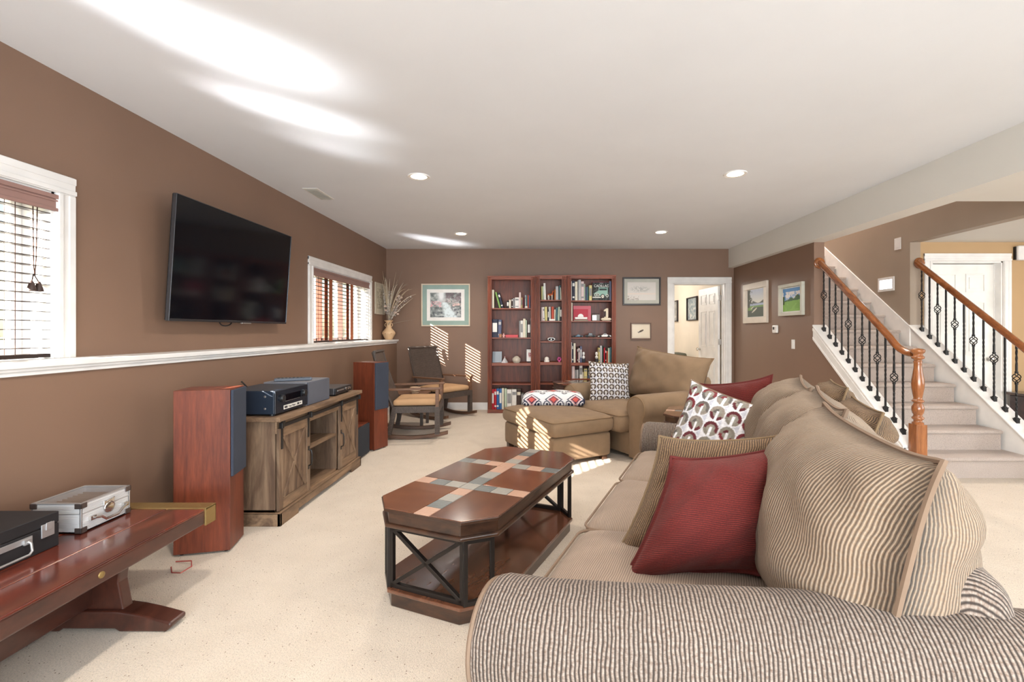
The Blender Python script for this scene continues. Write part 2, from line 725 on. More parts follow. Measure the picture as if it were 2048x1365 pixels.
# ------------------------------------------------------------------ materials
M_wall = paintwall('brown_wall_paint', (130, 102, 84), .5)
M_tan = paintwall('tan_wall_paint', (184, 152, 112), .6)
M_cream = paintwall('cream_wall_paint', (226, 214, 196), .6)
M_ceil = paintwall('ceiling_paint', (230, 232, 236), .8, .02)
M_swall = paintwall('taupe_wall_paint', (158, 142, 126), .55)
M_beam = paintwall('beam_paint', (222, 219, 212), .7, .02)
M_trim = plain('white_trim', (236, 233, 230), .35)
M_door = plain('white_door_paint', (238, 236, 232), .4)
M_black = plain('black_metal', (32, 29, 28), .4, .3)
M_iron = plain('wrought_iron', (38, 36, 36), .42, .55)
M_steel = plain('brushed_steel', (190, 186, 182), .3, .9)
M_chrome = plain('chrome', (215, 212, 208), .15, 1)
M_blackpl = plain('black_plastic', (24, 25, 28), .35)
M_screen = plain('screen_glass', (8, 12, 18), .1, 0, 0, .35)
M_glass = glassmat('window_glass')
M_pglass = glassmat('picture_glass', .03)
M_lens = emit('lamp_glow', (255, 236, 205), 9)


def carpet(name, c, fleck=True):
    m, nt, b = newmat(name)
    vec = coords(nt)
    l = lin(c)
    n1 = noise(nt, vec, 190, 3, .7)
    n2 = noise(nt, vec, 5, 4)
    n3 = noise(nt, vec, 75, 2, .5)
    base = ramp(nt, n1, [(.3, tuple(v * .66 for v in l)), (.52, l), (.75, tuple(min(.95, v * 1.08) for v in l))])
    tone = ramp(nt, n2, [(.3, (.93, .92, .91)), (.65, (1, 1, 1))])
    mx = N(nt, 'ShaderNodeMix', data_type='RGBA', blend_type='MULTIPLY')
    mx.inputs['Factor'].default_value = 1
    nt.links.new(base, mx.inputs[6])
    nt.links.new(tone, mx.inputs[7])
    out = mx.outputs[2]
    if fleck:
        vo = N(nt, 'ShaderNodeTexVoronoi')
        vo.inputs['Scale'].default_value = 52
        nt.links.new(vec, vo.inputs['Vector'])
        d_ = ramp(nt, vo.outputs['Distance'], [(.10, (1, 1, 1)), (.15, (0, 0, 0))])
        sp = N(nt, 'ShaderNodeSeparateColor')
        nt.links.new(vo.outputs['Color'], sp.inputs[0])
        k_ = ramp(nt, sp.outputs[0], [(.40, (1, 1, 1)), (.42, (0, 0, 0))])
        mm = N(nt, 'ShaderNodeMath', operation='MULTIPLY')
        nt.links.new(d_, mm.inputs[0])
        nt.links.new(k_, mm.inputs[1])
        fl = mm.outputs[0]
        m2 = N(nt, 'ShaderNodeMix', data_type='RGBA')
        nt.links.new(fl, m2.inputs[0])
        nt.links.new(out, m2.inputs[6])
        m2.inputs[7].default_value = (*tuple(v * .35 for v in lin((190, 140, 100))), 1)
        out = m2.outputs[2]
    nt.links.new(out, b.inputs['Base Color'])
    b.inputs['Roughness'].default_value = 1
    b.inputs['Sheen Weight'].default_value = .2
    b.inputs['Specular IOR Level'].default_value = .1
    p = bump(nt, b, n1, .9, .006)
    bump(nt, b, noise(nt, vec, 45, 3), .5, .008, p)
    return m


M_carpet = carpet('flecked_carpet', (228, 213, 195))
M_stair = carpet('stair_carpet', (194, 178, 168), False)
M_cherry = wood('cherry_veneer', (126, 60, 36), (86, 38, 24), (1, 1, .1), 14, .45, .05)
M_cherry2 = wood('cherry_bookcase', (140, 70, 44), (94, 44, 28), (1, 1, .1), 12, .45, .05)
M_cherryh = wood('cherry_shelf_wood', (152, 78, 50), (104, 50, 32), (.1, 1, 1), 12, .42, .05)
M_rustic = wood('rustic_oak', (146, 120, 96), (102, 78, 60), (1, 1, .12), 9, .6, 0, (70, 52, 42), .3)
M_rustich = wood('rustic_oak_lengthwise', (152, 122, 94), (106, 82, 62), (1, .12, 1), 9, .6, 0, (78, 58, 46), .3)
M_oak = wood('varnished_oak', (168, 104, 58), (116, 62, 30), (1, 1, .12), 14, .22, .6)
M_oakrail = wood('oak_rail', (164, 98, 52), (104, 54, 26), (1, .12, .3), 18, .2, .7)
M_mahog = wood('red_lacquer_plank', (140, 62, 40), (82, 32, 22), (1, .14, 1), 5, .16, .9, (44, 20, 16), .12)
M_mahogd = wood('dark_lacquer_base', (84, 44, 32), (48, 24, 18), (1, .3, .6), 6, .3, .4)
M_tabletop = wood('table_veneer', (118, 74, 52), (78, 46, 34), (1, .25, 1), 8, .12, 1, None, .03)
M_tabletop2 = wood('table_veneer_cross', (130, 80, 54), (92, 52, 36), (.25, 1, 1), 8, .12, 1, None, .03)
M_tableedge = wood('table_walnut_edge', (80, 52, 36), (40, 25, 19), (.3, .3, 1), 12, .28, .5)
M_tableblk = plain('dark_bronze_frame', (36, 30, 27), .4, .3)
M_armwood = wood('weathered_teak', (136, 98, 74), (94, 64, 46), (.12, 1, 1), 12, .5, .1)
M_blindslat = wood('blind_slat_wood', (52, 30, 22), (34, 20, 15), (1, .1, 1), 10, .5, 0)
M_valance = plain('valance_finish', (150, 116, 108), .35, 0, .3)
M_rib = ribbed('sofa_corduroy', (166, 152, 140), (44, 34, 29), .0092, .92, (122, 100, 86))
M_ribv = ribbed('sofa_corduroy_seat', (166, 148, 132), (98, 80, 68), .007, .6, (172, 150, 132), bstr=.35)
M_ribb = ribbed('sofa_corduroy_back', (164, 146, 126), (72, 56, 45), .0088, .75, (158, 132, 108), axis=0)
M_ribdark = ribbed('brown_corduroy', (150, 120, 88), (60, 44, 32), .0085, .95, (112, 88, 66))
M_ribred = ribbed('burgundy_corduroy', (124, 34, 26), (54, 14, 10), .006, .85, (94, 24, 18), axis=1, bstr=.4)
M_chairfab = ribbed('tan_chenille', (160, 134, 106), (112, 88, 66), .004, .5, (134, 108, 82), bstr=.3, mott=.7)
M_pipe = plain('cord_piping', (128, 106, 88), .9)
M_pipetan = plain('tan_piping', (138, 112, 84), .9)
M_pipered = plain('burgundy_piping', (88, 24, 20), .9)
M_pipedk = plain('brown_piping', (120, 98, 72), .9)
M_print = colorattr('fabric_print', .85, .25)
M_art = colorattr('paper_print', .6)

# ------------------------------------------------------------------ the setting
YB = 7.71
ZC = 2.61
ZL = 2.30
XW = -2.47
XLOW = -2.30
YR = -3.5
YH = 5.466
X1, X2 = 3.17, 3.29
XS = 4.275
W1 = (.72, 2.42)
W2 = (5.18, 6.90)
WZ = (1.14, 1.985)

b = MB().box(-3.0, 7.6, -3.6, 13, -.1, 0)
struct(b.build('floor', M_carpet, origin=(0, 0, 0)), 'beige wall-to-wall carpet with small brown flecks', 'floor')

b = MB()
b.box(-2.72, 3.084, YR, YB + .12, ZC, ZC + .12)
struct(b.build('ceiling', M_ceil, origin=(0, 0, ZC)), 'smooth off-white ceiling over the main room', 'ceiling')
b = MB()
b.box(3.084, X2, YR, YB, ZL, ZC + .12)
struct(b.build('trim_1', M_beam, origin=(3.1, 0, ZL)), 'long white boxed beam dropping below the ceiling', 'beam')
b = MB()
b.box(X2, 7.6, YR, 3.74, ZL, ZL + .3)
b.box(XS + .12, 7.6, 3.74, YH, ZL, ZL + .3)
struct(b.build('ceiling_hall', M_beam, origin=(4, 0, ZL)), 'lower white ceiling over the hall beside the stairs', 'ceiling')

# left wall: thin upper part with two openings, thicker lower part carrying the ledge
b = MB()
xo = XW - .2
segs = [(YR, W1[0]), (W1[1], W2[0]), (W2[1], YB)]
for y0, y1 in segs:
    b.box(xo, XW, y0, y1, WZ[0] - .03, ZC)
for y0, y1 in (W1, W2):
    b.box(xo, XW, y0, y1, WZ[1], ZC)
b.box(xo, XLOW, YR, YB, 0, 1.112)
struct(b.build('wall_left', M_wall, origin=(XW, 0, 0)), 'brown window wall with a thicker lower half', 'wall')

b = MB()
b.box(XW - .2, -2.268, YR, YB - .002, 1.112, 1.14)
b.box(XLOW - .001, -2.278, YR, YB - .03, 1.098, 1.112)
b.box(XLOW - .001, -2.288, YR, YB - .03, 1.078, 1.098)
struct(b.build('trim_2', M_trim, origin=(XLOW, 0, 1.1), bevel=.004), 'long white ledge cap running under both windows', 'ledge')

# back wall with the door opening
D0, D1, DH = 2.19, 3.03, 2.05
b = MB()
b.box(-2.72, D0, YB, YB + .12, 0, ZC)
b.box(D1, X1, YB, YB + .12, 0, ZC)
b.box(D0, D1, YB, YB + .12, DH, ZC)
struct(b.build('wall_back', M_wall, origin=(0, YB, 0)), 'brown back wall behind the bookcases', 'wall')

# wall between room and stairs (full height part, then the sloping knee wall)
zt0, sl = 1.262, .778


def kz(y):
    return zt0 + sl * (y - 5.379)


b = MB()
b.box(X1, X2, YH, 9.4, 0, 5.2)
b.box(X1 + .002, X2 - .002, YB, 13, 0, 2.6)
ylow = 4.12
pts = [(ylow, 0), (YH, 0), (YH, kz(YH)), (ylow, kz(ylow))]
b.add([(X1, y, z) for y, z in pts] + [(X2, y, z) for y, z in pts], [(0, 1, 2, 3), (7, 6, 5, 4), (0, 3, 7, 4), (3, 2, 6, 7), (1, 0, 4, 5)])
b.box(X2 - .06, X2, 3.62, YH, ZL + .02, 5.2)
struct(b.build('wall_right', M_wall, origin=(X1, YH, 0)), 'brown side wall with two golf pictures, sloping down along the stairs', 'wall')

b = MB()
b.box(XS, XS + .12, YH, 9.4, 0, 5.2)
b.box(XS, XS + .121, 3.74, YH, ZL, 5.2)
struct(b.build('wall_stairwell', M_swall, origin=(XS, YH, 0)), 'taupe stairwell wall carrying the small lit step light', 'wall')
b = MB()
b.box(X2, XS, 3.62, 3.74, ZL + .3, 5.2)
b.box(X2, XS, 9.3, 9.4, 2.5, 5.2)
b.box(X1, XS + .12, 3.6, 9.4, 5.2, 5.3)
struct(b.build('wall_upstairs', M_cream, origin=(3.7, 9.3, 2.5)), 'cream wall at the top of the stairs', 'wall')

# hall wall with door opening
HX0, HX1, HZ = 4.52, 5.34, 2.08
b = MB()
b.box(XS + .12, HX0, YH, YH + .14, 0, ZL)
b.box(HX1, 7.6, YH, YH + .14, 0, ZL)
b.box(HX0, HX1, YH, YH + .14, HZ, ZL)
struct(b.build('wall_hall', M_tan, origin=(5, YH, 0)), 'tan hall wall behind the stair railing', 'wall')
b = MB()
b.box(7.5, 7.62, YR, -.9, 0, ZL)
b.box(7.5, 7.62, 3.6, YH, 0, ZL)
b.box(7.5, 7.62, -.9, 3.6, 0, .45)
b.box(7.5, 7.62, -.9, 3.6, 2.2, ZL)
struct(b.build('wall_far_right', M_tan, origin=(7.5, 0, 0)), 'tan outer wall of the hall side, with a window opening', 'wall')
b = MB()
b.box(-2.72, -1.7, YR - .12, YR, 0, ZC)
b.box(4.1, 7.62, YR - .12, YR, 0, ZC)
b.box(-1.7, 4.1, YR - .12, YR, 2.25, ZC)
struct(b.build('wall_front', M_wall, origin=(0, YR, 0)), 'brown wall with the wide patio opening', 'wall')
b = MB().box(-4, 8, -8.5, YR - .12, 2.62, 2.8)  # unseen slab added to keep direct sun out of the rear opening
struct(b.build('ceiling_sun_block', M_trim, origin=(0, -5, 2.62)), 'added unseen slab that blocks sun from the rear opening', 'sun block')

# room beyond the back door
b = MB()
b.box(.2, .3, YB + .12, 13, 0, 2.6)
b.box(.2, X1, 12.4, 12.5, 0, 2.6)
b.box(X1 - .01, X1 + .0, YB + .12, 12.4, 0, 2.6)
struct(b.build('wall_beyond', M_cream, origin=(1.5, 12.4, 0)), 'cream walls of the room seen through the back doorway', 'wall')
b = MB().box(.2, X1, YB + .12, 12.5, 2.5, 2.6)
struct(b.build('ceiling_beyond', M_ceil, origin=(1.5, 10, 2.5)), 'ceiling of the room beyond the doorway', 'ceiling')


def baseboard(name, p0, p1, nrm, label):
    b = MB()
    p0, p1, n = Vector(p0), Vector(p1), Vector(nrm)
    for (z0, z1, t) in ((0, .085, .016), (.085, .1, .012), (.1, .115, .007)):
        q = [p0, p1, p1 + n * t, p0 + n * t]
        b.add([(v.x, v.y, z0) for v in q] + [(v.x, v.y, z1) for v in q],
              [(3, 2, 1, 0), (4, 5, 6, 7), (0, 1, 5, 4), (1, 2, 6, 5), (2, 3, 7, 6), (3, 0, 4, 7)])
    return struct(b.build(name, M_trim), label, 'baseboard')


baseboard('baseboard_left', (XLOW, YR, 0), (XLOW, YB, 0), (1, 0, 0), 'white baseboard along the window wall')
baseboard('baseboard_back', (XLOW, YB, 0), (2.1, YB, 0), (0, -1, 0), 'white baseboard behind the far rocking chair')
baseboard('baseboard_right', (X1, 4.2, 0), (X1, YB, 0), (-1, 0, 0), 'white baseboard under the golf pictures')
baseboard('baseboard_hall', (5.44, YH, 0), (7.5, YH, 0), (0, -1, 0), 'white baseboard on the tan hall wall')


def casing_set(root, along, a0, a1, z0, z1, face, nrm, w=.1, legs_from=None):
    """moulded door/window casing; along = 'x' or 'y'. three children named casing"""
    def boxed(name, A0, A1, Z0, Z1, horiz):
        b = MB()
        n = 1 if nrm > 0 else -1
        steps = ((0, 1, .016), (.06, .3, .024), (.62, .97, .021))
        for (s0, s1, t) in steps:
            if horiz:
                q0, q1, r0, r1 = A0, A1, Z0 + (Z1 - Z0) * s0, Z0 + (Z1 - Z0) * s1
            else:
                L = A1 - A0
                if A0 < (a0 + a1) / 2:
                    q0, q1 = A1 - L * s1, A1 - L * s0
                else:
                    q0, q1 = A0 + L * s0, A0 + L * s1
                r0, r1 = Z0, Z1
            f0, f1 = sorted((face, face + n * t))
            if along == 'x':
                b.box(q0, q1, f0, f1, r0, r1)
            else:
                b.box(f0, f1, q0, q1, r0, r1)
        b.build(name, M_trim, root, world=True, bevel=.003)
    zz = z0 if legs_from is None else legs_from
    boxed('casing', a0 - w, a0, zz, z1, False)
    boxed('casing', a1, a1 + w, zz, z1, False)
    boxed('casing', a0 - w, a1 + w, z1, z1 + w, True)


def window(idx, Y0, Y1, label):
    root = thing('window_%d' % idx, label, 'window', (XW, (Y0 + Y1) / 2, WZ[0]), kind='structure')
    z0, z1 = WZ
    casing_set(root, 'y', Y0, Y1, z0, z1, XW, 1)
    b = MB()   # jamb lining
    b.box(XW - .2, XW + .002, Y0, Y0 + .014, z0, z1)
    b.box(XW - .2, XW + .002, Y1 - .014, Y1, z0, z1)
    b.box(XW - .2, XW + .002, Y0, Y1, z1 - .014, z1)
    b.build('jamb', M_trim, root, world=True)
    cuts = [Y0 + .014, Y0 + .28 * (Y1 - Y0), Y0 + .63 * (Y1 - Y0), Y1 - .014]
    for k in range(3):
        a0, a1 = cuts[k], cuts[k + 1]
        L = a1 - a0
        b = MB()
        xa, xb = XW - .185, XW - .145
        w = .05
        b.box(xa, xb, a0, a0 + (w if k == 0 else .085), z0, z1 - .014)
        b.box(xa, xb, a1 - (w if k == 2 else .085), a1, z0, z1 - .014)
        b.box(xa, xb, a0 + w, a1 - w, z0, z0 + w)
        b.box(xa, xb, a0 + w, a1 - w, z1 - .014 - w, z1 - .014)
        s = b.build('sash', M_trim, root, world=True, bevel=.003)
        b = MB()
        for t in ():
            yy = a0 + w + (L - 2 * w) * t
            b.box(XW - .168, XW - .158, yy - .008, yy + .008, z0 + w, z1 - w - .014)
        if b.v:
            b.build('muntin', M_trim, s, world=True)
        g = MB().box(XW - .1655, XW - .1615, a0 + w, a1 - w, z0 + w, z1 - w - .014)
        g.build('pane', M_glass, s, world=True)
    return root


window(1, *W1, 'tall white-cased window beside the television')
window(2, *W2, 'white-cased window beside the vase of dried grasses')


def blind(Y0, Y1, label, tapes):
    root = thing('window_blind', label, 'blind', (XW - .05, (Y0 + Y1) / 2, WZ[0] + .03), group='wooden blinds in the two windows')
    y0, y1 = Y0 + .012, Y1 - .010
    b = MB()
    zv = WZ[1] - .012
    yy0, yy1 = Y0 + .004 - .02, Y1 + .035 - .03
    b.box(XW + .0025, XW + .012, yy0, yy1, zv - .085, zv)
    b.box(XW + .012, XW + .020, yy0, yy1 + .004, zv - .022, zv)
    b.box(XW + .012, XW + .017, yy0, yy1 + .002, zv - .036, zv - .026)
    b.box(XW + .012, XW + .018, yy0, yy1 + .003, zv - .085, zv - .068)
    b.build('valance', M_valance, root, world=True, bevel=.003)
    top, bot = WZ[1] - .11, WZ[0] + .055
    n = 16
    for k in range(n):
        z = bot + (top - bot) * k / (n - 1)
        b = MB()
        M = Matrix.Rotation(R(0), 4, 'Y')
        b.obox((XW - .026, (y0 + y1) / 2, z), (.048, y1 - y0, .0036), M)
        b.build('slat', M_blindslat, root, world=True)
    b = MB().box(XW - .050, XW - .002, y0, y1, WZ[0] + .006, WZ[0] + .026)
    b.build('bottom_rail', M_blindslat, root, world=True, bevel=.003)
    for t in tapes:
        yy = y0 + (y1 - y0) * t
        b = MB()
        for dx in (-.0255, .0255):
            b.tube([(XW - .026 + dx, yy, WZ[0] + .02), (XW - .026 + dx, yy, top + .03)], .0016 if dx < 0 else .0018, 5)
        b.build('ladder_cord', plain('blind_cord', (74, 46, 34), .8), root, world=True)
    return root, top


bl, top = blind(*W1, 'dark wooden slat blind in the window near the television, with tassel', (.06, .35, .65, .90))
b = MB()
yy = W1[1] - .085
b.tube([(XW - .015, yy, WZ[1] - .09), (XW - .012, yy, 1.62), (XW - .012, yy + .004, 1.55)], .0025, 6)
b.tube([(XW - .015, yy + .02, WZ[1] - .09), (XW - .012, yy + .012, 1.64), (XW - .012, yy + .006, 1.55)], .0025, 6)
b.build('pull_cord', plain('blind_cord', (74, 46, 34), .8), bl, world=True)
b = MB()
for k in (-1, 1):
    b.lathe([(.004, .05), (.008, .045), (.018, .01), (.019, 0), (.004, -.002)], (XW - .008, yy + .004 + k * .017, 1.475), 10)
b.tube([(XW - .012, yy, 1.56), (XW - .008, yy - .013, 1.52)], .003, 6)
b.tube([(XW - .012, yy, 1.56), (XW - .008, yy + .021, 1.52)], .003, 6)
b.build('tassel', plain('dark_tassel', (52, 32, 26), .5), bl, world=True)
bl2, top = blind(*W2, 'dark wooden slat blind in the window beside the vase, two rust-brown tapes', (.08, .92))
for t in (.27, .64):
    yy = W2[0] + (W2[1] - W2[0]) * t
    for dx in (-.0275, .0275):
        MB().box(XW - .026 + dx - .0007, XW - .026 + dx + .0007, yy - .045, yy + .045, WZ[0] + .02, top + .04).build(
            'cloth_tape', plain('tape_cloth', (150, 82, 50), .9), bl2, world=True)

# ---- doors
def panel_door(name, root, ox, oy, w, h, rot, label_kn=None, knob_x=.06, both=True):
    """six panel door leaf as parts of root; leaf lies from hinge (ox,oy) along direction rot"""
    M = Matrix.Translation((ox, oy, 0)) @ Matrix.Rotation(rot, 4, 'Z')
    t = .038
    b = MB()
    b.box(0, w, -t / 2, t / 2, .008, h)
    leaf = b.xf(M).build('leaf', M_door, root, world=True, bevel=.002)
    sx = .11
    pw = (w - 3 * sx) / 2
    rows = [(.24, .82), (1.0, 1.62), (1.73, h - .11)]
    for z0, z1 in rows:
        for k in range(2):
            x0 = sx + k * (pw + sx)
            b = MB()
            for sgn in (-1, 1):
                y = sgn * t / 2
                # raised moulding ring and field
                for (i0, th) in ((0, .010), (.018, .0022), (.04, .009)):
                    ya, yb = sorted((y, y + sgn * th))
                    if i0 == 0:
                        b.frame(x0, x0 + pw, z0, z1, .014, ya, yb)
                    elif i0 == .04:
                        b.box(x0 + i0, x0 + pw - i0, ya, yb, z0 + i0, z1 - i0)
            b.xf(M).build('panel', M_door, leaf, world=True, bevel=.002)
    b = MB()
    for sgn in (-1, 1):
        Mk = Matrix.Translation((w - knob_x, sgn * t / 2, .95)) @ Matrix.Rotation(-sgn * math.pi / 2, 4, 'X')
        bb = MB().lathe([(.026, 0), (.026, .006), (.012, .01), (.011, .03), (.022, .036), (.028, .05), (.024, .062), (.008, .068), (0, .068)], (0, 0, 0), 18)
        bb.xf(Mk)
        b.add(bb.v, bb.f, 0, None, True)
    b.xf(M).build('door_knob', M_chrome, root, world=True)
    return leaf


def jamb_set(root, x0, x1, y0, y1, z1):
    b = MB()
    b.box(x0, x0 + .018, y0, y1, 0, z1)
    b.box(x1 - .018, x1, y0, y1, 0, z1)
    b.box(x0, x1, y0, y1, z1 - .018, z1)
    b.box(x0 + .018, x0 + .028, (y0 + y1) / 2, (y0 + y1) / 2 + .03, 0, z1 - .018)
    b.box(x1 - .028, x1 - .018, (y0 + y1) / 2, (y0 + y1) / 2 + .03, 0, z1 - .018)
    b.build('jamb', M_trim, root, world=True, bevel=.002)


d1 = thing('door_1', 'white six-panel door standing open in the back wall', 'door', ((D0 + D1) / 2, YB, 0), kind='structure')
casing_set(d1, 'x', D0, D1, 0, DH, YB, -1, .1)
jamb_set(d1, D0, D1, YB - .001, YB + .121, DH)
panel_door('leaf', d1, D1 - .05, YB + .135, .78, 2.02, R(94))
for z in (.25, 1.05, 1.78):
    b = MB().box(D1 - .066, D1 - .018, YB + .112, YB + .124, z, z + .09)
    b.tube([(D1 - .04, YB + .128, z - .003), (D1 - .04, YB + .128, z + .093)], .007, 8)
    b.build('hinge', M_steel, d1, world=True)

d2 = thing('door_2', 'closed white six-panel door in the tan hall wall', 'door', ((HX0 + HX1) / 2, YH, 0), kind='structure')
casing_set(d2, 'x', HX0, HX1, 0, HZ, YH, -1, .09)
jamb_set(d2, HX0, HX1, YH - .001, YH + .14, HZ)
panel_door('leaf', d2, HX0 + .02, YH + .1, .78, 2.055, 0, knob_x=.07)

# ---- stairs
RISE, RUN, Y0S = .1842, .246, 4.124
NST = 15
st = thing('staircase', 'straight carpeted staircase climbing between the two iron railings', 'staircase', ((X2 + XS) / 2, Y0S, 0), kind='structure')
for k in range(1, NST + 1):
    z = k * RISE
    y = Y0S + (k - 1) * RUN
    prof = [(y, 0 if k == 1 else z - RISE), (y, z - .036)]
    for i in range(9):
        a = -math.pi / 2 - i / 8 * math.pi
        prof.append((y - .014 + .018 * math.cos(a) * 1.1, z - .018 + .018 * math.sin(a)))
    ye = y + RUN + .02 if k < NST else 9.3
    prof += [(ye, z), (ye, z - RISE)]
    x0, x1 = X2 + .004, XS - .022
    if k == 1:
        x0, x1 = X2 + .05, 4.66
    b = MB()
    n = len(prof)
    # three spans across so the nosing ends are rounded
    xs = [x0, x0 + .012, x1 - .012, x1]
    ins = [.012, 0, 0, .012]
    vs = []
    for xx, ii in zip(xs, ins):
        for (py, pz) in prof:
            if py < y - .001:
                cy, cz = y - .004, z - .018
                vs.append((xx, cy + (py - cy) * (1 - ii * 25), cz + (pz - cz) * (1 - ii * 22)))
            else:
                vs.append((xx, py, pz))
    fs = []
    for s_ in range(3):
        for i in range(n):
            j = (i + 1) % n
            fs.append((s_ * n + i, s_ * n + j, (s_ + 1) * n + j, (s_ + 1) * n + i))
    fs.append(tuple(range(n))[::-1])
    fs.append(tuple(3 * n + i for i in range(n)))
    b.add(vs, fs, 0, None, True)
    if k == 1:   # front of the lowest tread is wider than the others
        b.box(XS - .03, 4.66, Y0S, Y0S + .3, 0, z - .02)
    b.build('step', M_stair, st, world=True, sharp=.9)


def skirt(name, X, th, inside, label):
    """sloping white board"""
    pass


# right skirt board (inside the stairwell) with the white knee wall of the second railing
sk = thing('trim_3', 'white sloping skirt board and knee wall under the farther railing', 'skirt board', (XS, 4.3, 0), kind='structure')
b = MB()
ya, yb = 3.95, YH
poly = [(ya, 0), (yb, 0), (yb, kz(yb)), (ya, kz(ya))]
b.add([(XS, y, z) for y, z in poly] + [(XS + .12, y, z) for y, z in poly],
      [(0, 1, 2, 3), (7, 6, 5, 4), (0, 3, 7, 4), (3, 2, 6, 7), (1, 0, 4, 5), (1, 2, 6, 5)])
b.build('knee_wall', M_trim, sk, world=True)
b = MB()
ybb = 8.2
poly = [(yb - .01, kz(yb) - .45), (ybb, kz(yb) - .45 + (ybb - yb) * .749), (ybb, kz(yb) + .01 + (ybb - yb) * .735), (yb - .01, kz(yb) + .002)]
b.add([(XS - .014, y, z) for y, z in poly] + [(XS + .002, y, z) for y, z in poly],
      [(0, 1, 2, 3), (7, 6, 5, 4), (0, 3, 7, 4), (3, 2, 6, 7), (1, 0, 4, 5), (1, 2, 6, 5)])
b.build('skirt_board', M_trim, sk, world=True, bevel=.003)


def sloped_cap(root, xa, xb, y0, y1, th=.028, dz=0):
    L = [(y0, kz(y0) + dz), (y1, kz(y1) + dz)]
    b = MB()
    v = [(xa, y0, L[0][1]), (xb, y0, L[0][1]), (xb, y1, L[1][1]), (xa, y1, L[1][1])]
    v += [(p[0], p[1], p[2] + th) for p in v]
    b.add(v, [(3, 2, 1, 0), (4, 5, 6, 7), (0, 1, 5, 4), (1, 2, 6, 5), (2, 3, 7, 6), (3, 0, 4, 7)])
    return b.build('cap', M_trim, root, world=True, bevel=.005)


sloped_cap(sk, XS - .02, XS + .15, 3.95, YH, .02)
sl1 = thing('trim_4', 'white sloping stringer board and cap under the nearer railing', 'stringer', (X1, 4.3, 0), kind='structure')
sloped_cap(sl1, X1 - .022, X2 + .02, 4.1, YH - .001, .022)
b = MB()
for (d0, d1, th) in ((-.0, -.155, .014), (-.02, -.05, .02), (-.12, -.15, .019)):
    y0, y1 = 4.105, YH
    poly = [(y0, max(0, kz(y0) + d1)), (y1, kz(y1) + d1), (y1, kz(y1) + d0), (y0, kz(y0) + d0)]
    b.add([(X1 - th, y, z) for y, z in poly] + [(X1 + .003, y, z) for y, z in poly],
          [(0, 1, 2, 3), (7, 6, 5, 4), (0, 3, 7, 4), (3, 2, 6, 7), (1, 0, 4, 5), (1, 2, 6, 5)])
b.box(X1 - .018, X1 + .003, 4.105, 4.2, 0, kz(4.105))
b.build('stringer_board', M_trim, sl1, world=True, bevel=.002)
b = MB().box(X1, X2 + .012, 4.09, 4.13, 0, kz(4.1))
b.build('end_board', M_trim, sl1, world=True)
b = MB().box(X2 - .001, X2 + .016, 4.11, 4.3, 0, kz(4.1))
poly = [(4.11, 0), (YH, .99), (YH, kz(YH)), (4.11, kz(4.11))]
b.add([(X2, y, z) for y, z in poly] + [(X2 + .012, y, z) for y, z in poly],
      [(0, 1, 2, 3), (7, 6, 5, 4), (0, 3, 7, 4), (3, 2, 6, 7), (1, 0, 4, 5), (1, 2, 6, 5)])
b.build('inner_board', M_trim, sl1, world=True)


# ---- railings
def weld_mesh(m_):
    key, idx, nv = {}, [], []
    for p in m_.v:
        k = (round(p.x, 5), round(p.y, 5), round(p.z, 5))
        if k not in key:
            key[k] = len(nv)
            nv.append(p)
        idx.append(key[k])
    m_.v = nv
    m_.f = [[idx[i] for i in f] for f in m_.f]
    return m_


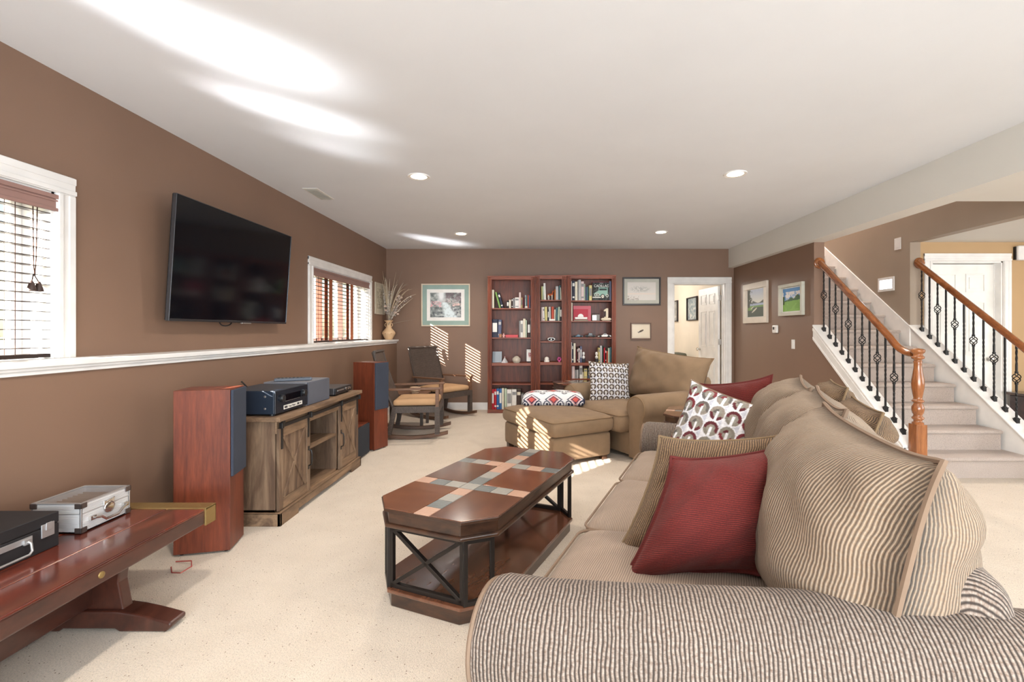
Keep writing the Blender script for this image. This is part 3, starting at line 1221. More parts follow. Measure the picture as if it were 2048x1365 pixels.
def baluster(parent, x, y, z0, z1, basket, name='baluster'):
    """square iron bar with twisted parts, optional basket and a shoe"""
    h = z1 - z0
    zb = z0 + .385
    b = MB()

    def seg(a, c, tw):
        m = max(2, int((c - a) / .012) if tw else 2)
        path = [(x, y, a + (c - a) * i / (m - 1)) for i in range(m)]
        twist = [i * (c - a) / (m - 1) * 2 * math.pi / .075 for i in range(m)] if tw else None
        b.tube(path, .0092, 4, twist=twist, smooth=False, cap=True)
    if basket:
        seg(z0, z0 + .07, False)
        seg(z0 + .07, zb - .12, True)
        seg(zb - .12, zb - .05, False)
        seg(zb + .05, zb + .12, False)
        seg(zb + .12, z1 - .04, True)
        seg(z1 - .04, z1, False)
    else:
        seg(z0, z0 + .2, False)
        seg(z0 + .2, z1 - .2, True)
        seg(z1 - .2, z1, False)
    if basket:
        low = MB()
        low.v, low.f, low.m, low.uv, low.sm = b.v, b.f, b.m, b.uv, b.sm
        kf = [i for i, f in enumerate(low.f) if all(low.v[q].z < zb for q in f)]
        up_ = MB()
        ku = [i for i in range(len(low.f)) if i not in set(kf)]

        def take(ix):
            m_ = MB()
            for i in ix:
                m_.add([b.v[q] for q in b.f[i]], [tuple(range(len(b.f[i])))])
            return m_
        o = weld_mesh(take(kf)).build(name, M_iron, parent, world=True)
        weld_mesh(take(ku)).build('upper_bar', M_iron, o, world=True)
    else:
        o = b.build(name, M_iron, parent, world=True)
    if basket:
        b = MB()
        for k in range(4):
            path = []
            for i in range(11):
                t = i / 10
                r = .004 + .027 * math.sin(math.pi * t) ** .8
                a = k * math.pi / 2 + t * math.pi * 1.1
                path.append((x + r * math.cos(a), y + r * math.sin(a), zb - .046 + .092 * t))
            b.tube(path, .0042, 6)
        for s in (-1, 1):
            b.cyl((x, y), .0135, zb + s * .052 - .007, zb + s * .052 + .007, 10)
        b.build('basket', M_iron, o, world=True)
    b = MB()
    w = .016
    b.add([(x - w, y - w, z0 - .02 - sl * w), (x + w, y - w, z0 - .02 - sl * w), (x + w, y + w, z0 - .02 + sl * w), (x - w, y + w, z0 - .02 + sl * w),
           (x - w, y - w, z0 + .012), (x + w, y - w, z0 + .012), (x + w, y + w, z0 + .012), (x - w, y + w, z0 + .012)],
          [(3, 2, 1, 0), (4, 5, 6, 7), (0, 1, 5, 4), (1, 2, 6, 5), (2, 3, 7, 6), (3, 0, 4, 7)])
    b.box(x - w - .003, x + w + .003, y - w - .003, y + w + .003, z0 + .012, z0 + .019)
    b.box(x - .012, x + .012, y - .012, y + .012, z0 + .019, z0 + .026)
    b.build('shoe', M_iron, o, world=True)
    return o


def rail_profile_loft(b, path, w=.031, h=.033):
    pr = []
    for i in range(20):
        a = 2 * math.pi * i / 20
        r = 1 + .07 * math.cos(2 * a) - .05 * math.cos(6 * a)
        pr.append((w * r * math.cos(a), h * r * math.sin(a)))
    P = [Vector(p) for p in path]
    vs, fs, n = [], [], len(pr)
    for i, p in enumerate(P):
        t = (P[min(i + 1, len(P) - 1)] - P[max(i - 1, 0)]).normalized()
        up = Vector((1, 0, 0)).cross(t).normalized()
        if up.z < 0:
            up = -up
        for (a, c) in pr:
            vs.append(p + Vector((a, 0, 0)) + up * c)
    for i in range(len(P) - 1):
        for k in range(n):
            l = (k + 1) % n
            fs.append((i * n + k, i * n + l, (i + 1) * n + l, (i + 1) * n + k))
    fs.append(tuple(range(n)))
    fs.append(tuple((len(P) - 1) * n + k for k in range(n))[::-1])
    b.add(vs, fs, 0, None, True)


def rail_z(y):
    return 2.062 + .776 * (y - 5.45)


def rosette(parent, x, y, z):
    M = Matrix.Rotation(math.pi / 2, 4, 'X')
    b = MB().lathe([(.062, 0), (.064, .006), (.060, .012), (.050, .015), (.047, .024), (.03, .026), (0, .026)], (x, y, z), 26, M=M)
    b.build('rosette', M_oak, parent, world=True)


XL = 3.23
r1 = thing('stair_railing', 'iron and oak stair railing nearer the sofa, ending in a turned newel post', 'railing', (XL, 4.07, 0))
path = [(XL, 5.45 - (5.45 - 4.36) * i / 10, rail_z(5.45 - (5.45 - 4.36) * i / 10)) for i in range(11)]
zend = 1.082
for i in range(1, 9):
    t = i / 8
    y = 4.36 - .27 * t
    zl = rail_z(4.36) - .776 * .27 * t
    e = rail_z(4.36)
    path.append((XL, y, e + (zend - e) * (1 - (1 - t) ** 2.2)))
b = MB()
rail_profile_loft(b, path)
b.build('handrail', M_oakrail, r1, world=True)
rosette(r1, XL, YH - .0, rail_z(5.45) - .004)
ys = [950 * XL / (x - 1077) for x in (1647.6, 1659.5, 1671.4, 1683.7, 1698, 1711, 1725, 1740, 1756.4, 1772.5, 1789, 1806)]
for i in range(12):
    y = ys[0] + (ys[-1] - ys[0]) * i / 11
    zr = rail_z(y) if y > 4.36 else np.interp(y, [p[1] for p in path[::-1]], [p[2] for p in path[::-1]])
    baluster(r1, XL, y, kz(y) + .035, zr - .028, i % 2 == 0)
# newel
nw = MB()
ny = 4.045
nw.box(XL - .046, XL + .046, ny - .046, ny + .046, 0, .485)
nb = nw.build('newel_block', M_oak, r1, world=True, bevel=.004)
prof = [(.0, .484), (.042, .484), (.044, .50), (.032, .505), (.031, .52), (.043, .53), (.045, .542), (.034, .552), (.031, .565), (.04, .58), (.046, .605), (.045, .63),
        (.036, .655), (.03, .668), (.044, .676), (.046, .686), (.034, .694), (.031, .71), (.037, .74), (.045, .79), (.0475, .83), (.044, .87), (.036, .92),
        (.030, .965), (.029, 1.0), (.033, 1.02), (.027, 1.025), (.03, 1.035), (.046, 1.045), (.048, 1.06), (.036, 1.068), (.034, 1.082), (.048, 1.094), (.052, 1.106), (.052, 1.118),
        (.04, 1.126), (.02, 1.131), (0, 1.132)]
b = MB().lathe(prof, (XL, ny, 0), 32)
b.build('newel_post', M_oak, r1, world=True, sharp=1.2)

XR = 4.34
r2 = thing('stair_railing', 'iron and oak stair railing farther back, in front of the white hall door', 'railing', (XR, 4.2, 0))
b = MB()
path2 = [(XR, 5.45 - (5.45 - 3.9) * i / 8, rail_z(5.45 - (5.45 - 3.9) * i / 8)) for i in range(9)]
rail_profile_loft(b, path2)
b.build('handrail', M_oakrail, r2, world=True)
rosette(r2, XR + .04, YH, rail_z(5.45) - .004)
for i in range(13):
    y = 5.379 - i * .1066
    baluster(r2, XR, y, kz(y) + .033, rail_z(y) - .028, i % 2 == 0)

# upper landing trim glimpsed at the top of the stairs
t = MB().box(X2 + .01, XS - .03, 9.2, 9.28, 2.77, 2.95)
t.build('upper_rail', M_oak, st, world=True, bevel=.01)

# ---- ceiling fittings
for i, (x, y) in enumerate([(-1.03, 4.09), (1.665, 4.02), (-1.06, 6.5), (1.65, 6.4)]):
    lab = ['recessed downlight nearest the television', 'recessed downlight nearest the beam and stairs',
           'recessed downlight nearest the framed waterfall print', 'recessed downlight above the chair-and-a-half'][i]
    o = thing('downlight_fixture', lab, 'ceiling light', (x, y, ZC), group='recessed ceiling downlights')
    MB().lathe([(.068, -.004), (.092, -.008), (.095, -.003), (.095, 0), (.068, 0), (.068, -.004)], (x, y, ZC), 32, caps=False).build('trim_ring', M_trim, o, world=True)
    MB().lathe([(0, -.001), (.068, -.001), (.068, -.003), (0, -.004)], (x, y, ZC), 28).build('lens', M_lens, o, world=True)
v = thing('ceiling_vent', 'small white slotted air vent in the ceiling by the window wall', 'vent', (-2.13, 4.6, ZC))
b = MB().box(-2.2, -2.06, 4.42, 4.79, ZC - .006, ZC)
b.build('frame', M_beam, v, world=True, bevel=.003)
for k in range(13):
    y = 4.45 + k * .0265
    MB().obox((-2.13, y, ZC - .011), (.1, .014, .002), Matrix.Rotation(R(30), 4, 'X')).build('slat', plain('vent_slat', (196, 190, 178), .5), v, world=True)

# ---- wall fittings
def wallplate(name, label, cat, axis, face, a0, a1, z0, z1, toggle='rocker'):
    o = thing(name, label, cat, (face, (a0 + a1) / 2, z0) if axis == 'x-' else ((a0 + a1) / 2, face, z0))

    def bx(m, a, c, d, e, t0, t1, nm, bev=.002):
        b = MB()
        if axis == 'x-':
            b.box(face - t1, face - t0, a, c, d, e)
        elif axis == 'y-':
            b.box(a, c, face - t1, face - t0, d, e)
        b.build(nm, m, o, world=True, bevel=bev)
    bx(M_trim, a0, a1, z0, z1, 0, .006, 'plate')
    ca, w = (a0 + a1) / 2, (a1 - a0)
    cz, h = (z0 + z1) / 2, (z1 - z0)
    if toggle == 'rocker':
        bx(M_door, ca - w * .22, ca + w * .22, cz - h * .3, cz + h * .3, .006, .01, 'rocker')
    elif toggle == 'outlet':
        for s in (-1, 1):
            bx(M_door, ca - w * .22, ca + w * .22, cz + s * h * .2 - h * .13, cz + s * h * .2 + h * .13, .006, .009, 'socket')
    return o


wallplate('light_switch', 'white rocker light switch below the thermostat, beside the railing', 'switch', 'x-', X1, 5.87, 5.945, 1.055, 1.17)
wallplate('light_switch', 'white rocker light switch high on the stairwell wall', 'switch', 'x-', XS, 5.60, 5.70, 2.245, 2.385)
wallplate('wall_outlet', 'white outlet low on the side wall near the back doorway', 'outlet', 'x-', X1, 7.4, 7.48, .33, .45, 'outlet')
o = thing('thermostat', 'white thermostat with a small dark display under the golf pictures', 'thermostat', (X1, 6.33, 1.25))
MB().box(X1 - .028, X1, 6.27, 6.395, 1.25, 1.355).build('housing', M_trim, o, world=True, bevel=.012, seg=3)
MB().box(X1 - .030, X1 - .028, 6.33, 6.37, 1.295, 1.33).build('display', M_black, o, world=True)
o = thing('step_light', 'small lit louvred step light on the stairwell wall', 'light', (XS, 5.84, 1.73))
MB().frame(0, .27, 0, .17, .03, 0, .012).xf(Matrix.Translation((XS, 5.70, 1.765)) @ Matrix.Rotation(math.pi / 2, 4, 'Z')).build('frame', M_trim, o, world=True, bevel=.003)
MB().box(XS - .004, XS - .001, 5.73, 5.94, 1.795, 1.905).build('lit_lens', emit('step_light_glow', (235, 238, 245), 2.2), o, world=True)
for k in range(4):
    MB().box(XS - .009, XS - .004, 5.735, 5.765, 1.815 + k * .022, 1.82 + k * .022).build('louvre', M_steel, o, world=True)
o = thing('door_chime', 'white rounded box on the tan wall right beside the hall door', 'chime', (5.6, YH, 2.08))
MB().box(5.47, 5.75, YH - .06, YH, 2.085, 2.255).build('cover', M_trim, o, world=True, bevel=.02, seg=3)
MB().box(5.459, 5.5, YH - .03, YH - .001, 2.095, 2.245).build('backplate', M_black, o, world=True, bevel=.004)


# ================================================================== large furniture
# ---- sofa -----------------------------------------------------------------
SO = (-.12, 1.2, 0)
SROT = R(-22)
sofa = thing('sofa', 'large taupe corduroy sofa in front, its rolled arm crossing the bottom of the view', 'sofa', SO, SROT)


def arm_roll(parent, mat, pipe, path, r=.13, zc=.525, body=.1, dirs=None, name='arm', zt=None, front=.02, fabric_axis=0):
    """path: list of (x,y) base centres (local), first is the front"""
    P = [Vector((p[0], p[1], 0)) for p in path]
    m = len(P)
    # resample finely
    fine = []
    K = 28
    tot = [0]
    for i in range(1, m):
        tot.append(tot[-1] + (P[i] - P[i - 1]).length)
    Lt = tot[-1]
    ss = [0, .012, .03] + [Lt * (i + 1) / K for i in range(K)]
    for s_ in ss:
        for i in range(1, m):
            if s_ <= tot[i] + 1e-6:
                f = (s_ - tot[i - 1]) / (tot[i] - tot[i - 1])
                fine.append(P[i - 1].lerp(P[i], f))
                break
    nprof = 36

    def prof(scale, dz=0, rr=r):
        pts = [(-body, .03), (-body * 1.02, .2), (-body * .96, zc - rr * .8)]
        for i in range(nprof + 1):
            a = math.pi * 1.22 - i / nprof * math.pi * 1.44
            wob = 1 + .018 * math.sin(3 * a + 1)
            pts.append((rr * math.cos(a) * wob, zc + dz + rr * math.sin(a) * wob))
        pts += [(body * .96, zc - rr * .8), (body * 1.02, .2), (body, .03)]
        cz = zc - .12
        return [(a * scale, cz + (c - cz) * (scale if c > .1 else 1)) for a, c in pts]
    b = MB()
    vs, uv, fs = [], [], []
    scs = [.93, .98, 1.0] + [1.0] * K
    for i, p in enumerate(fine):
        t = (fine[min(i + 1, len(fine) - 1)] - fine[max(i - 1, 0)]).normalized()
        side = Vector((-t.y, t.x, 0))
        u = ss[i] / Lt
        dz = zt(u) if zt else 0
        pr = prof(scs[i], dz)
        per = 0
        prev = None
        for (a, c) in pr:
            if prev:
                per += math.hypot(a - prev[0], c - prev[1])
            prev = (a, c)
            vs.append(p + side * a + Vector((0, 0, c)))
            uv.append((ss[i], per))
    n = len(pr)
    for i in range(len(fine) - 1):
        for k in range(n - 1):
            fs.append((i * n + k, i * n + k + 1, (i + 1) * n + k + 1, (i + 1) * n + k))
    fs.append(tuple((len(fine) - 1) * n + k for k in range(n)))
    b.add(vs, fs, 0, uv, True)
    arm = b.build(name, mat, parent, sharp=1.0)
    # front panel
    t = (fine[3] - fine[0]).normalized()
    side = Vector((-t.y, t.x, 0))
    pr = prof(.93, zt(0) if zt else 0)
    b = MB()
    rings = []
    cz = zc - .06
    cen = fine[0]
    for sc, off in ((1, 0), (.9, front * .6), (.6, front), (.25, front * 1.15)):
        rings.append([cen + side * (a * sc) + Vector((0, 0, (cz + (c - cz) * sc) if c > .1 or sc == 1 else max(.03, cz + (c - cz) * sc))) - t * off for a, c in pr])
    vs = [p for rg in rings for p in rg]
    uv = []
    for rg in rings:
        for p in rg:
            d = p - cen
            uv.append((d.dot(side) + .5, d.z))
    fs = []
    for i in range(3):
        for k in range(n - 1):
            fs.append((i * n + k, i * n + k + 1, (i + 1) * n + k + 1, (i + 1) * n + k))
        fs.append((i * n + n - 1, i * n, (i + 1) * n, (i + 1) * n + n - 1))
    fs.append(tuple(3 * n + k for k in range(n)))
    b.add(vs, fs, 0, uv, True)
    b.build('front_panel', mat, arm, sharp=1.0)
    b = MB().tube([p - t * .003 for p in rings[0]], .0065, 6)
    b.build('piping', pipe, arm)
    return arm


def near_dz(u):
    return .03 * min(1, u * 1.6)


arm_roll(sofa, M_rib, M_pipe, [(0, 0), (.15, .01), (.35, .05), (.6, .115), (.9, .18), (1.24, .245)], r=.133, zc=.527, zt=near_dz)
arm_roll(sofa, M_rib, M_pipe, [(0.01, 2.245), (.5, 2.245), (1.0, 2.245)], r=.13, zc=.525)
b, _ = softbox(.86, 2.0, .26, r=.03, crown=0, bulge=.0)
b.xf(Matrix.Translation((.46, 1.12, .04)))
weld(b.build('base', M_rib, sofa))
for k in range(3):
    wid = .655
    b, path = softbox(.80, wid, .22, r=.075, n=16, crown=.035, wr=.004, seed=k + 3, bulge=.012)
    M = Matrix.Translation((.40 - .005, .14 + wid * (k + .5), .275))
    c = weld(b.xf(M).build('seat_cushion', M_ribv, sofa, sharp=0))
    MB().tube([M @ p for p in path], .0055, 6, closed=True).build('piping', M_pipe, c)
# back frame
b = MB()
n = 22
sec = []
for i in range(n + 1):
    a = math.pi * i / n
    sec.append((.985 + .085 * math.cos(math.pi - a) * -1, .73 + .085 * math.sin(a)))
sec = [(1.10, .04)] + [(1.03 + .085 * math.cos(a), .675 + .085 * math.sin(a)) for a in [math.pi * i / n for i in range(n + 1)]] + [(.93, .04)]
vs, uv, fs = [], [], []
ny_ = 26
per = [0]
for i in range(1, len(sec)):
    per.append(per[-1] + math.hypot(sec[i][0] - sec[i - 1][0], sec[i][1] - sec[i - 1][1]))
for j in range(ny_ + 1):
    y = .24 + 2.01 * (j - 4) / (ny_ - 4) if j > 3 else (.175, .182, .195, .215)[j]
    sc_ = (.15, .55, .8, .94)[j] if j < 4 else 1
    for i, (a, c) in enumerate(sec):
        vs.append(Vector((1.02 + (a - 1.02) * sc_, y, (c if c < .1 else .55 + (c - .55) * sc_) + .01 * math.sin(y * 5))))
        uv.append((y - (1 - sc_) * .09, per[i]))
m_ = len(sec)
for j in range(ny_):
    for i in range(m_ - 1):
        fs.append((j * m_ + i, j * m_ + i + 1, (j + 1) * m_ + i + 1, (j + 1) * m_ + i))
fs.append(tuple(range(m_)))
fs.append(tuple(ny_ * m_ + i for i in range(m_))[::-1])
b.add(vs, fs, 0, uv, True)
b.build('back_frame', M_rib, sofa, sharp=1.0)


def place_pillow(name, parent, mats, c, right, up, w, h, t, pipe=None, label=None, cat=None, group=None, thick_r=.006, world=False, shear=False, **kw):
    right = Vector(right).normalized()
    up = Vector(up)
    up = (up if shear else up - right * up.dot(right)).normalized()
    nrm = right.cross(up).normalized()
    M = Matrix((right, up, nrm)).transposed().to_4x4()
    M.translation = Vector(c)
    b, rim = pillow(w, h, t, **kw)
    b.xf(M)
    rim = [M @ p for p in rim]
    if parent is None:
        root = thing(name, label, cat, (c[0], c[1], c[2] - h / 2), group=group)
        o = weld(b.build('cover', mats, root, world=True, sharp=0))
        if pipe:
            MB().tube(rim, thick_r, 6, closed=True).build('piping', pipe, root, world=True)
        return root
    o = weld(b.build(name, mats, parent, world=world, sharp=0))
    if pipe:
        MB().tube(rim, thick_r, 6, closed=True).build('piping', pipe, o, world=world)
    return o


# three loose back cushions
for k, (yc, w, h, lean, dx, rz) in enumerate([(.50, .76, .58, .20, .055, .10), (1.15, .70, .58, .24, .06, -.03), (1.78, .66, .58, .26, .05, -.06)]):
    place_pillow('back_cushion', sofa, [M_ribb, M_ribb], (.80 + dx, yc, .72), (rz, -1, 0), (lean, 0, 1), w, h, .44, M_pipe,
                 thick_r=.008, n=34, pinch=.04, p=3.0, q=.5, wr=.007, seed=11 + k, ear=.05)
# slumped rear cushions behind the frame
for k, (yc, zc_, w) in enumerate([(1.42, .80, .50), (2.0, .83, .44)]):
    place_pillow('rear_cushion', sofa, [M_ribdark, M_ribdark], (1.07, yc, zc_), (0, -1, 0), (.3, 0, 1), w, .32, .24, M_pipedk,
                 n=24, pinch=.04, wr=.012, seed=31 + k, ear=.02)


# ---- ring-print fabric ----------------------------------------------------
def ring_colors(u, v, nx, ny, pal=0):
    """u,v arrays in 0..1 -> print of quartered rings"""
    U, V = u * nx, v * ny
    col = np.floor(U)
    V = V + (col % 2) * .0
    fu, fv = U - np.floor(U) - .5, V - np.floor(V) - .5
    r = np.hypot(fu, fv)
    base = (.90 + 0 * u, .90 + 0 * u, .92 + 0 * u)
    # star corners pale lilac
    star = (np.abs(np.abs(fu) - .5) + np.abs(np.abs(fv) - .5)) < .28
    base = layer(base, C(200, 202, 214), star & (fu > 0))
    h = (np.floor(U) * 7 + np.floor(V) * 13) % 5
    if pal == 0:
        cols = [C(96, 34, 42), C(104, 98, 94), C(136, 130, 118), C(150, 140, 130), C(120, 44, 50)]
    else:
        cols = [C(62, 44, 36), C(86, 70, 60), C(70, 54, 46), C(84, 64, 54), C(60, 46, 42)]
    ring = (r < .46) & (r > .27)
    inner = r <= .27
    ang = np.arctan2(fv, fu)
    for i in range(5):
        base = layer(base, cols[i], ring & (h == i) & (ang > -.4))
        base = layer(base, cols[(i + 2) % 5], ring & (h == i) & (ang <= -.4))
        base = layer(base, cols[(i + 3) % 5] if pal == 0 else C(214, 208, 200), inner & (h == i) & (fv > 0) & (fu < 0))
        base = layer(base, C(150, 146, 136) if pal == 0 else C(170, 160, 150), inner & (h == i) & ((fu >= 0) | (fv <= 0)))
    base = layer(base, (.93, .93, .95), (np.abs(fu) < .07) & (fv < .12) & (r < .5))
    nz = vnoise(u, v, 60, 3, 2)
    return tuple(c_ * (.86 + .22 * nz) for c_ in base)


def printed_pillow(name, label, cat, c, right, up, w, h, t, fn, backmat, pipe, n=110, shear=False, **kw):
    root = thing(name, label, cat, (c[0], c[1], c[2] - h / 2))
    right = Vector(right).normalized()
    up = Vector(up)
    up = (up if shear else up - right * up.dot(right)).normalized()
    nrm = right.cross(up).normalized()
    M = Matrix((right, up, nrm)).transposed().to_4x4()
    M.translation = Vector(c)
    b, rim = pillow(w, h, t, n=n, **kw)
    nv = (n + 1) ** 2
    uu = np.array([(p.x / w + .5) for p in b.v])
    vv = np.array([(p.y / h + .5) for p in b.v])
    rgb = fn(np.clip(uu, 0, .9999), np.clip(vv, 0, .9999))
    cc = np.clip(np.stack(rgb, -1), 0, 1)
    cc = np.where(cc <= .04045, cc / 12.92, ((cc + .055) / 1.055) ** 2.4)
    cc = np.concatenate([cc, np.ones((len(cc), 1))], 1)
    b.xf(M)
    o = b.build('cover', [M_print, backmat], root, world=True, sharp=0, colors=cc)
    MB().tube([M @ p for p in rim[::max(1, n // 30)]], .0055, 6, closed=True).build('piping', pipe, root, world=True)
    return root


def S2W(s, d, z):
    """sofa frame: s along length from near arm, d depth, -> world"""
    v = TM[sofa.name] @ Vector((d, s, z))
    return v


def dirw(s, d, z):
    return (TM[sofa.name].to_3x3() @ Vector((d, s, z)))


# red pillow in front (faces the camera): corners measured in the sofa frame
def corner_pillow(bl, tl, tr):
    bl, tl, tr = S2W(*bl), S2W(*tl), S2W(*tr)
    right, up = tr - tl, tl - bl
    c = bl + up / 2 + right / 2
    return c, right, up, right.length, up.length


c, rt, up, w, h = corner_pillow((.44, .26, .49), (.60, .39, .83), (.68, .76, .90))
place_pillow('throw_pillow', None, [M_ribred, M_ribred], c, rt, up, w * 1.08, h * 1.08, .28, M_pipered, shear=True,
             label='burgundy corduroy throw pillow lying nearest, against the rolled arm', cat='pillow', thick_r=.006, n=32, pinch=.09, wr=.006, seed=5, ear=.06)
c, rt, up, w, h = corner_pillow((.60, .20, .49), (.74, .33, .87), (.84, .76, .90))
printed_pillow('throw_pillow', 'brown corduroy backed throw pillow with ring print front, behind the nearest burgundy one', 'pillow',
               c, -rt, up, w * 1.05, h * 1.05, .17, lambda u, v: ring_colors(u, v, 6, 6), M_ribdark, M_pipedk, n=90, shear=True, pinch=.08, wr=.006, seed=8, ear=.05)
c = S2W(1.73, .515, .705)
printed_pillow('throw_pillow', 'white throw pillow with grey and burgundy rings at the far end of the sofa', 'pillow',
               c, dirw(-.30, .95, -.26), dirw(.40, .10, .9), .53, .47, .16, lambda u, v: ring_colors(u, v, 6, 5), M_ribdark, M_pipe, n=130, pinch=.07, wr=.004, seed=9, ear=.05)
c = S2W(2.02, .60, .80)
place_pillow('throw_pillow', None, [M_ribred, M_ribred], c, dirw(-.25, .95, .18), dirw(.25, -.1, 1), .42, .36, .16, M_pipered,
             label='burgundy throw pillow peeking out behind the ring-print pillow', cat='pillow', n=24, pinch=.09, wr=.005, seed=15, ear=.06)

# ---- chair and a half -----------------------------------------------------
CO = (.13, 4.38, 0)
CROT = R(30)
ch = thing('armchair', 'wide tan upholstered chair-and-a-half with rolled arms behind the sofa', 'armchair', CO, CROT)
for yy in (-.2, .95):
    arm_roll(ch, M_chairfab, M_pipetan, [(.83, yy), (1.3, yy), (1.84, yy)], r=.135, zc=.52, body=.1)
b, _ = softbox(1.0, .96, .24, r=.03, crown=0, bulge=0)
b.xf(Matrix.Translation((1.33, .375, .04)))
weld(b.build('base', M_chairfab, ch))
b, path = softbox(.92, .94, .20, r=.07, n=14, crown=.03, wr=.004, seed=6)
M = Matrix.Translation((1.17, .375, .26))
c_ = weld(b.xf(M).build('seat_cushion', M_chairfab, ch, sharp=0))
MB().tube([M @ p for p in path], .005, 6, closed=True).build('piping', M_pipetan, c_)
b, _ = softbox(.2, 1.1, .72, r=.06, crown=.0, bulge=.01)
b.xf(Matrix.Translation((1.86, .375, .06)))
weld(b.build('back_frame', M_chairfab, ch))
place_pillow('back_cushion', ch, [M_chairfab, M_chairfab], (1.62, .19, .76), (.12, -1, -.10), (.30, 0, 1), 1.0, .56, .34, M_pipetan,
             thick_r=.006, n=30, pinch=.05, p=3.2, q=.5, wr=.01, seed=41, ear=.05)
c = TM[ch.name] @ Vector((1.22, .70, .675))
ax = (TM[ch.name].to_3x3())
printed_pillow('throw_pillow', 'white throw pillow with small dark brown rings on the tan armchair', 'pillow',
               c, (1, .22, -.07), (.16, .34, 1), .50, .47, .14, lambda u, v: ring_colors(u, v, 7, 7, 1), M_ribdark, M_pipedk, n=130, pinch=.05, wr=.003, seed=17, ear=.03)

ot = thing('ottoman', 'tan upholstered ottoman pushed against the wide armchair, sunlight on its side', 'ottoman', CO, CROT)
b, _ = softbox(.68, 1.03, .235, r=.03, crown=0, wr=0, bulge=.003)
b.xf(Matrix.Translation((.345, .515, .045)))
weld(b.build('base', M_chairfab, ot))
b, path = softbox(.72, 1.07, .165, r=.06, n=14, crown=.025, wr=.004, seed=16)
M = Matrix.Translation((.35, .515, .275))
c_ = weld(b.xf(M).build('cushion', M_chairfab, ot, sharp=0))
MB().tube([M @ p for p in path], .005, 6, closed=True).build('piping', M_pipetan, c_)
for x, y in ((.05, .06), (.63, .06), (.05, .97), (.63, .97)):
    MB().box(x - .03, x + .03, y - .03, y + .03, 0, .05).build('foot', M_tableedge, ot, bevel=.004)


# patterned cushion lying on the ottoman
def ikat(u, v):
    base = (.90 + 0 * u, .90 + 0 * u, .91 + 0 * u)
    U = u * 3.0
    fu = U - np.floor(U) - .5
    fv = (v * 2.2) % 1 - .5
    nav, red, pink = C(34, 36, 66), C(206, 92, 84), C(226, 176, 178)
    d = np.abs(fu) + np.abs(fv)
    base = layer(base, nav, (d < .40))
    base = layer(base, (.93, .92, .92), (d < .33))
    base = layer(base, pink, d < .28)
    base = layer(base, nav, (d < .22))
    base = layer(base, red, d < .16)
    for cx in (-.5, .5):
        r = np.hypot(fu - cx * .62, (fv + .2) * 1.1)
        base = layer(base, nav, (r < .15) & (r > .10))
        base = layer(base, nav, (r < .045))
    r2 = np.hypot(np.abs(fu) - .5, np.abs(fv) - .5)
    base = layer(base, nav, r2 < .13)
    base = layer(base, (.9, .9, .88), r2 < .07)
    return base


tc = thing('patterned_cushion', 'flat white cushion with navy and coral medallion pattern lying on the ottoman', 'cushion', (.15, 5.33, .44))
b, path = softbox(.68, .36, .10, r=.045, n=90, crown=.05, wr=.004, seed=5, bulge=.01)
b.xf(Matrix.Translation((.165, 5.36, .452)))
uu = np.array([p.x - .165 for p in b.v]) / .72 + .5
vv = (np.array([p.y - 5.36 for p in b.v]) - (np.array([p.z for p in b.v]) - .5) * -1.0) / .55 + .5
rgb = ikat(np.clip(uu, 0, 1), np.clip(vv, 0, 1))
cc = np.clip(np.stack(rgb, -1), 0, 1)
edge = np.array([p.x for p in b.v]) > .165 + .325
for i_, c__ in enumerate(C(34, 36, 66)):
    cc[edge, i_] = c__
cc = cc ** 2.2
cc = np.concatenate([cc, np.ones((len(cc), 1))], 1)
b.build('cover', M_print, tc, world=True, sharp=0, colors=cc)


# ---- coffee table ---------------------------------------------------------
def octo(w, l, c):
    return [(-w / 2 + c, -l / 2), (w / 2 - c, -l / 2), (w / 2, -l / 2 + c), (w / 2, l / 2 - c), (w / 2 - c, l / 2), (-w / 2 + c, l / 2), (-w / 2, l / 2 - c), (-w / 2, -l / 2 + c)]


M_slate = plain('slate_tile_grey', (106, 110, 108), .3)
M_slate2 = plain('slate_tile_rose', (184, 146, 124), .35)
M_slate3 = plain('slate_tile_pale', (150, 146, 138), .35)
for m_ in (M_slate, M_slate2, M_slate3):
    nt = m_.node_tree
    bump(nt, nt.nodes['Principled BSDF'], noise(nt, coords(nt), 60, 5), .5, .004)


def clip_poly(poly, x0, x1, y0, y1):
    def clip(pts, f, inter):
        out = []
        for i in range(len(pts)):
            a, c = pts[i - 1], pts[i]
            if f(c):
                if not f(a):
                    out.append(inter(a, c))
                out.append(c)
            elif f(a):
                out.append(inter(a, c))
        return out

    def mk(ax, v, sg):
        return (lambda p: sg * (p[ax] - v) >= 0), (lambda a, c: tuple(a[i] + (c[i] - a[i]) * (v - a[ax]) / (c[ax] - a[ax]) for i in range(2)))
    for ax, v, sg in ((0, x0, 1), (0, x1, -1), (1, y0, 1), (1, y1, -1)):
        f, it = mk(ax, v, sg)
        poly = clip(poly, f, it)
        if not poly:
            return []
    return poly


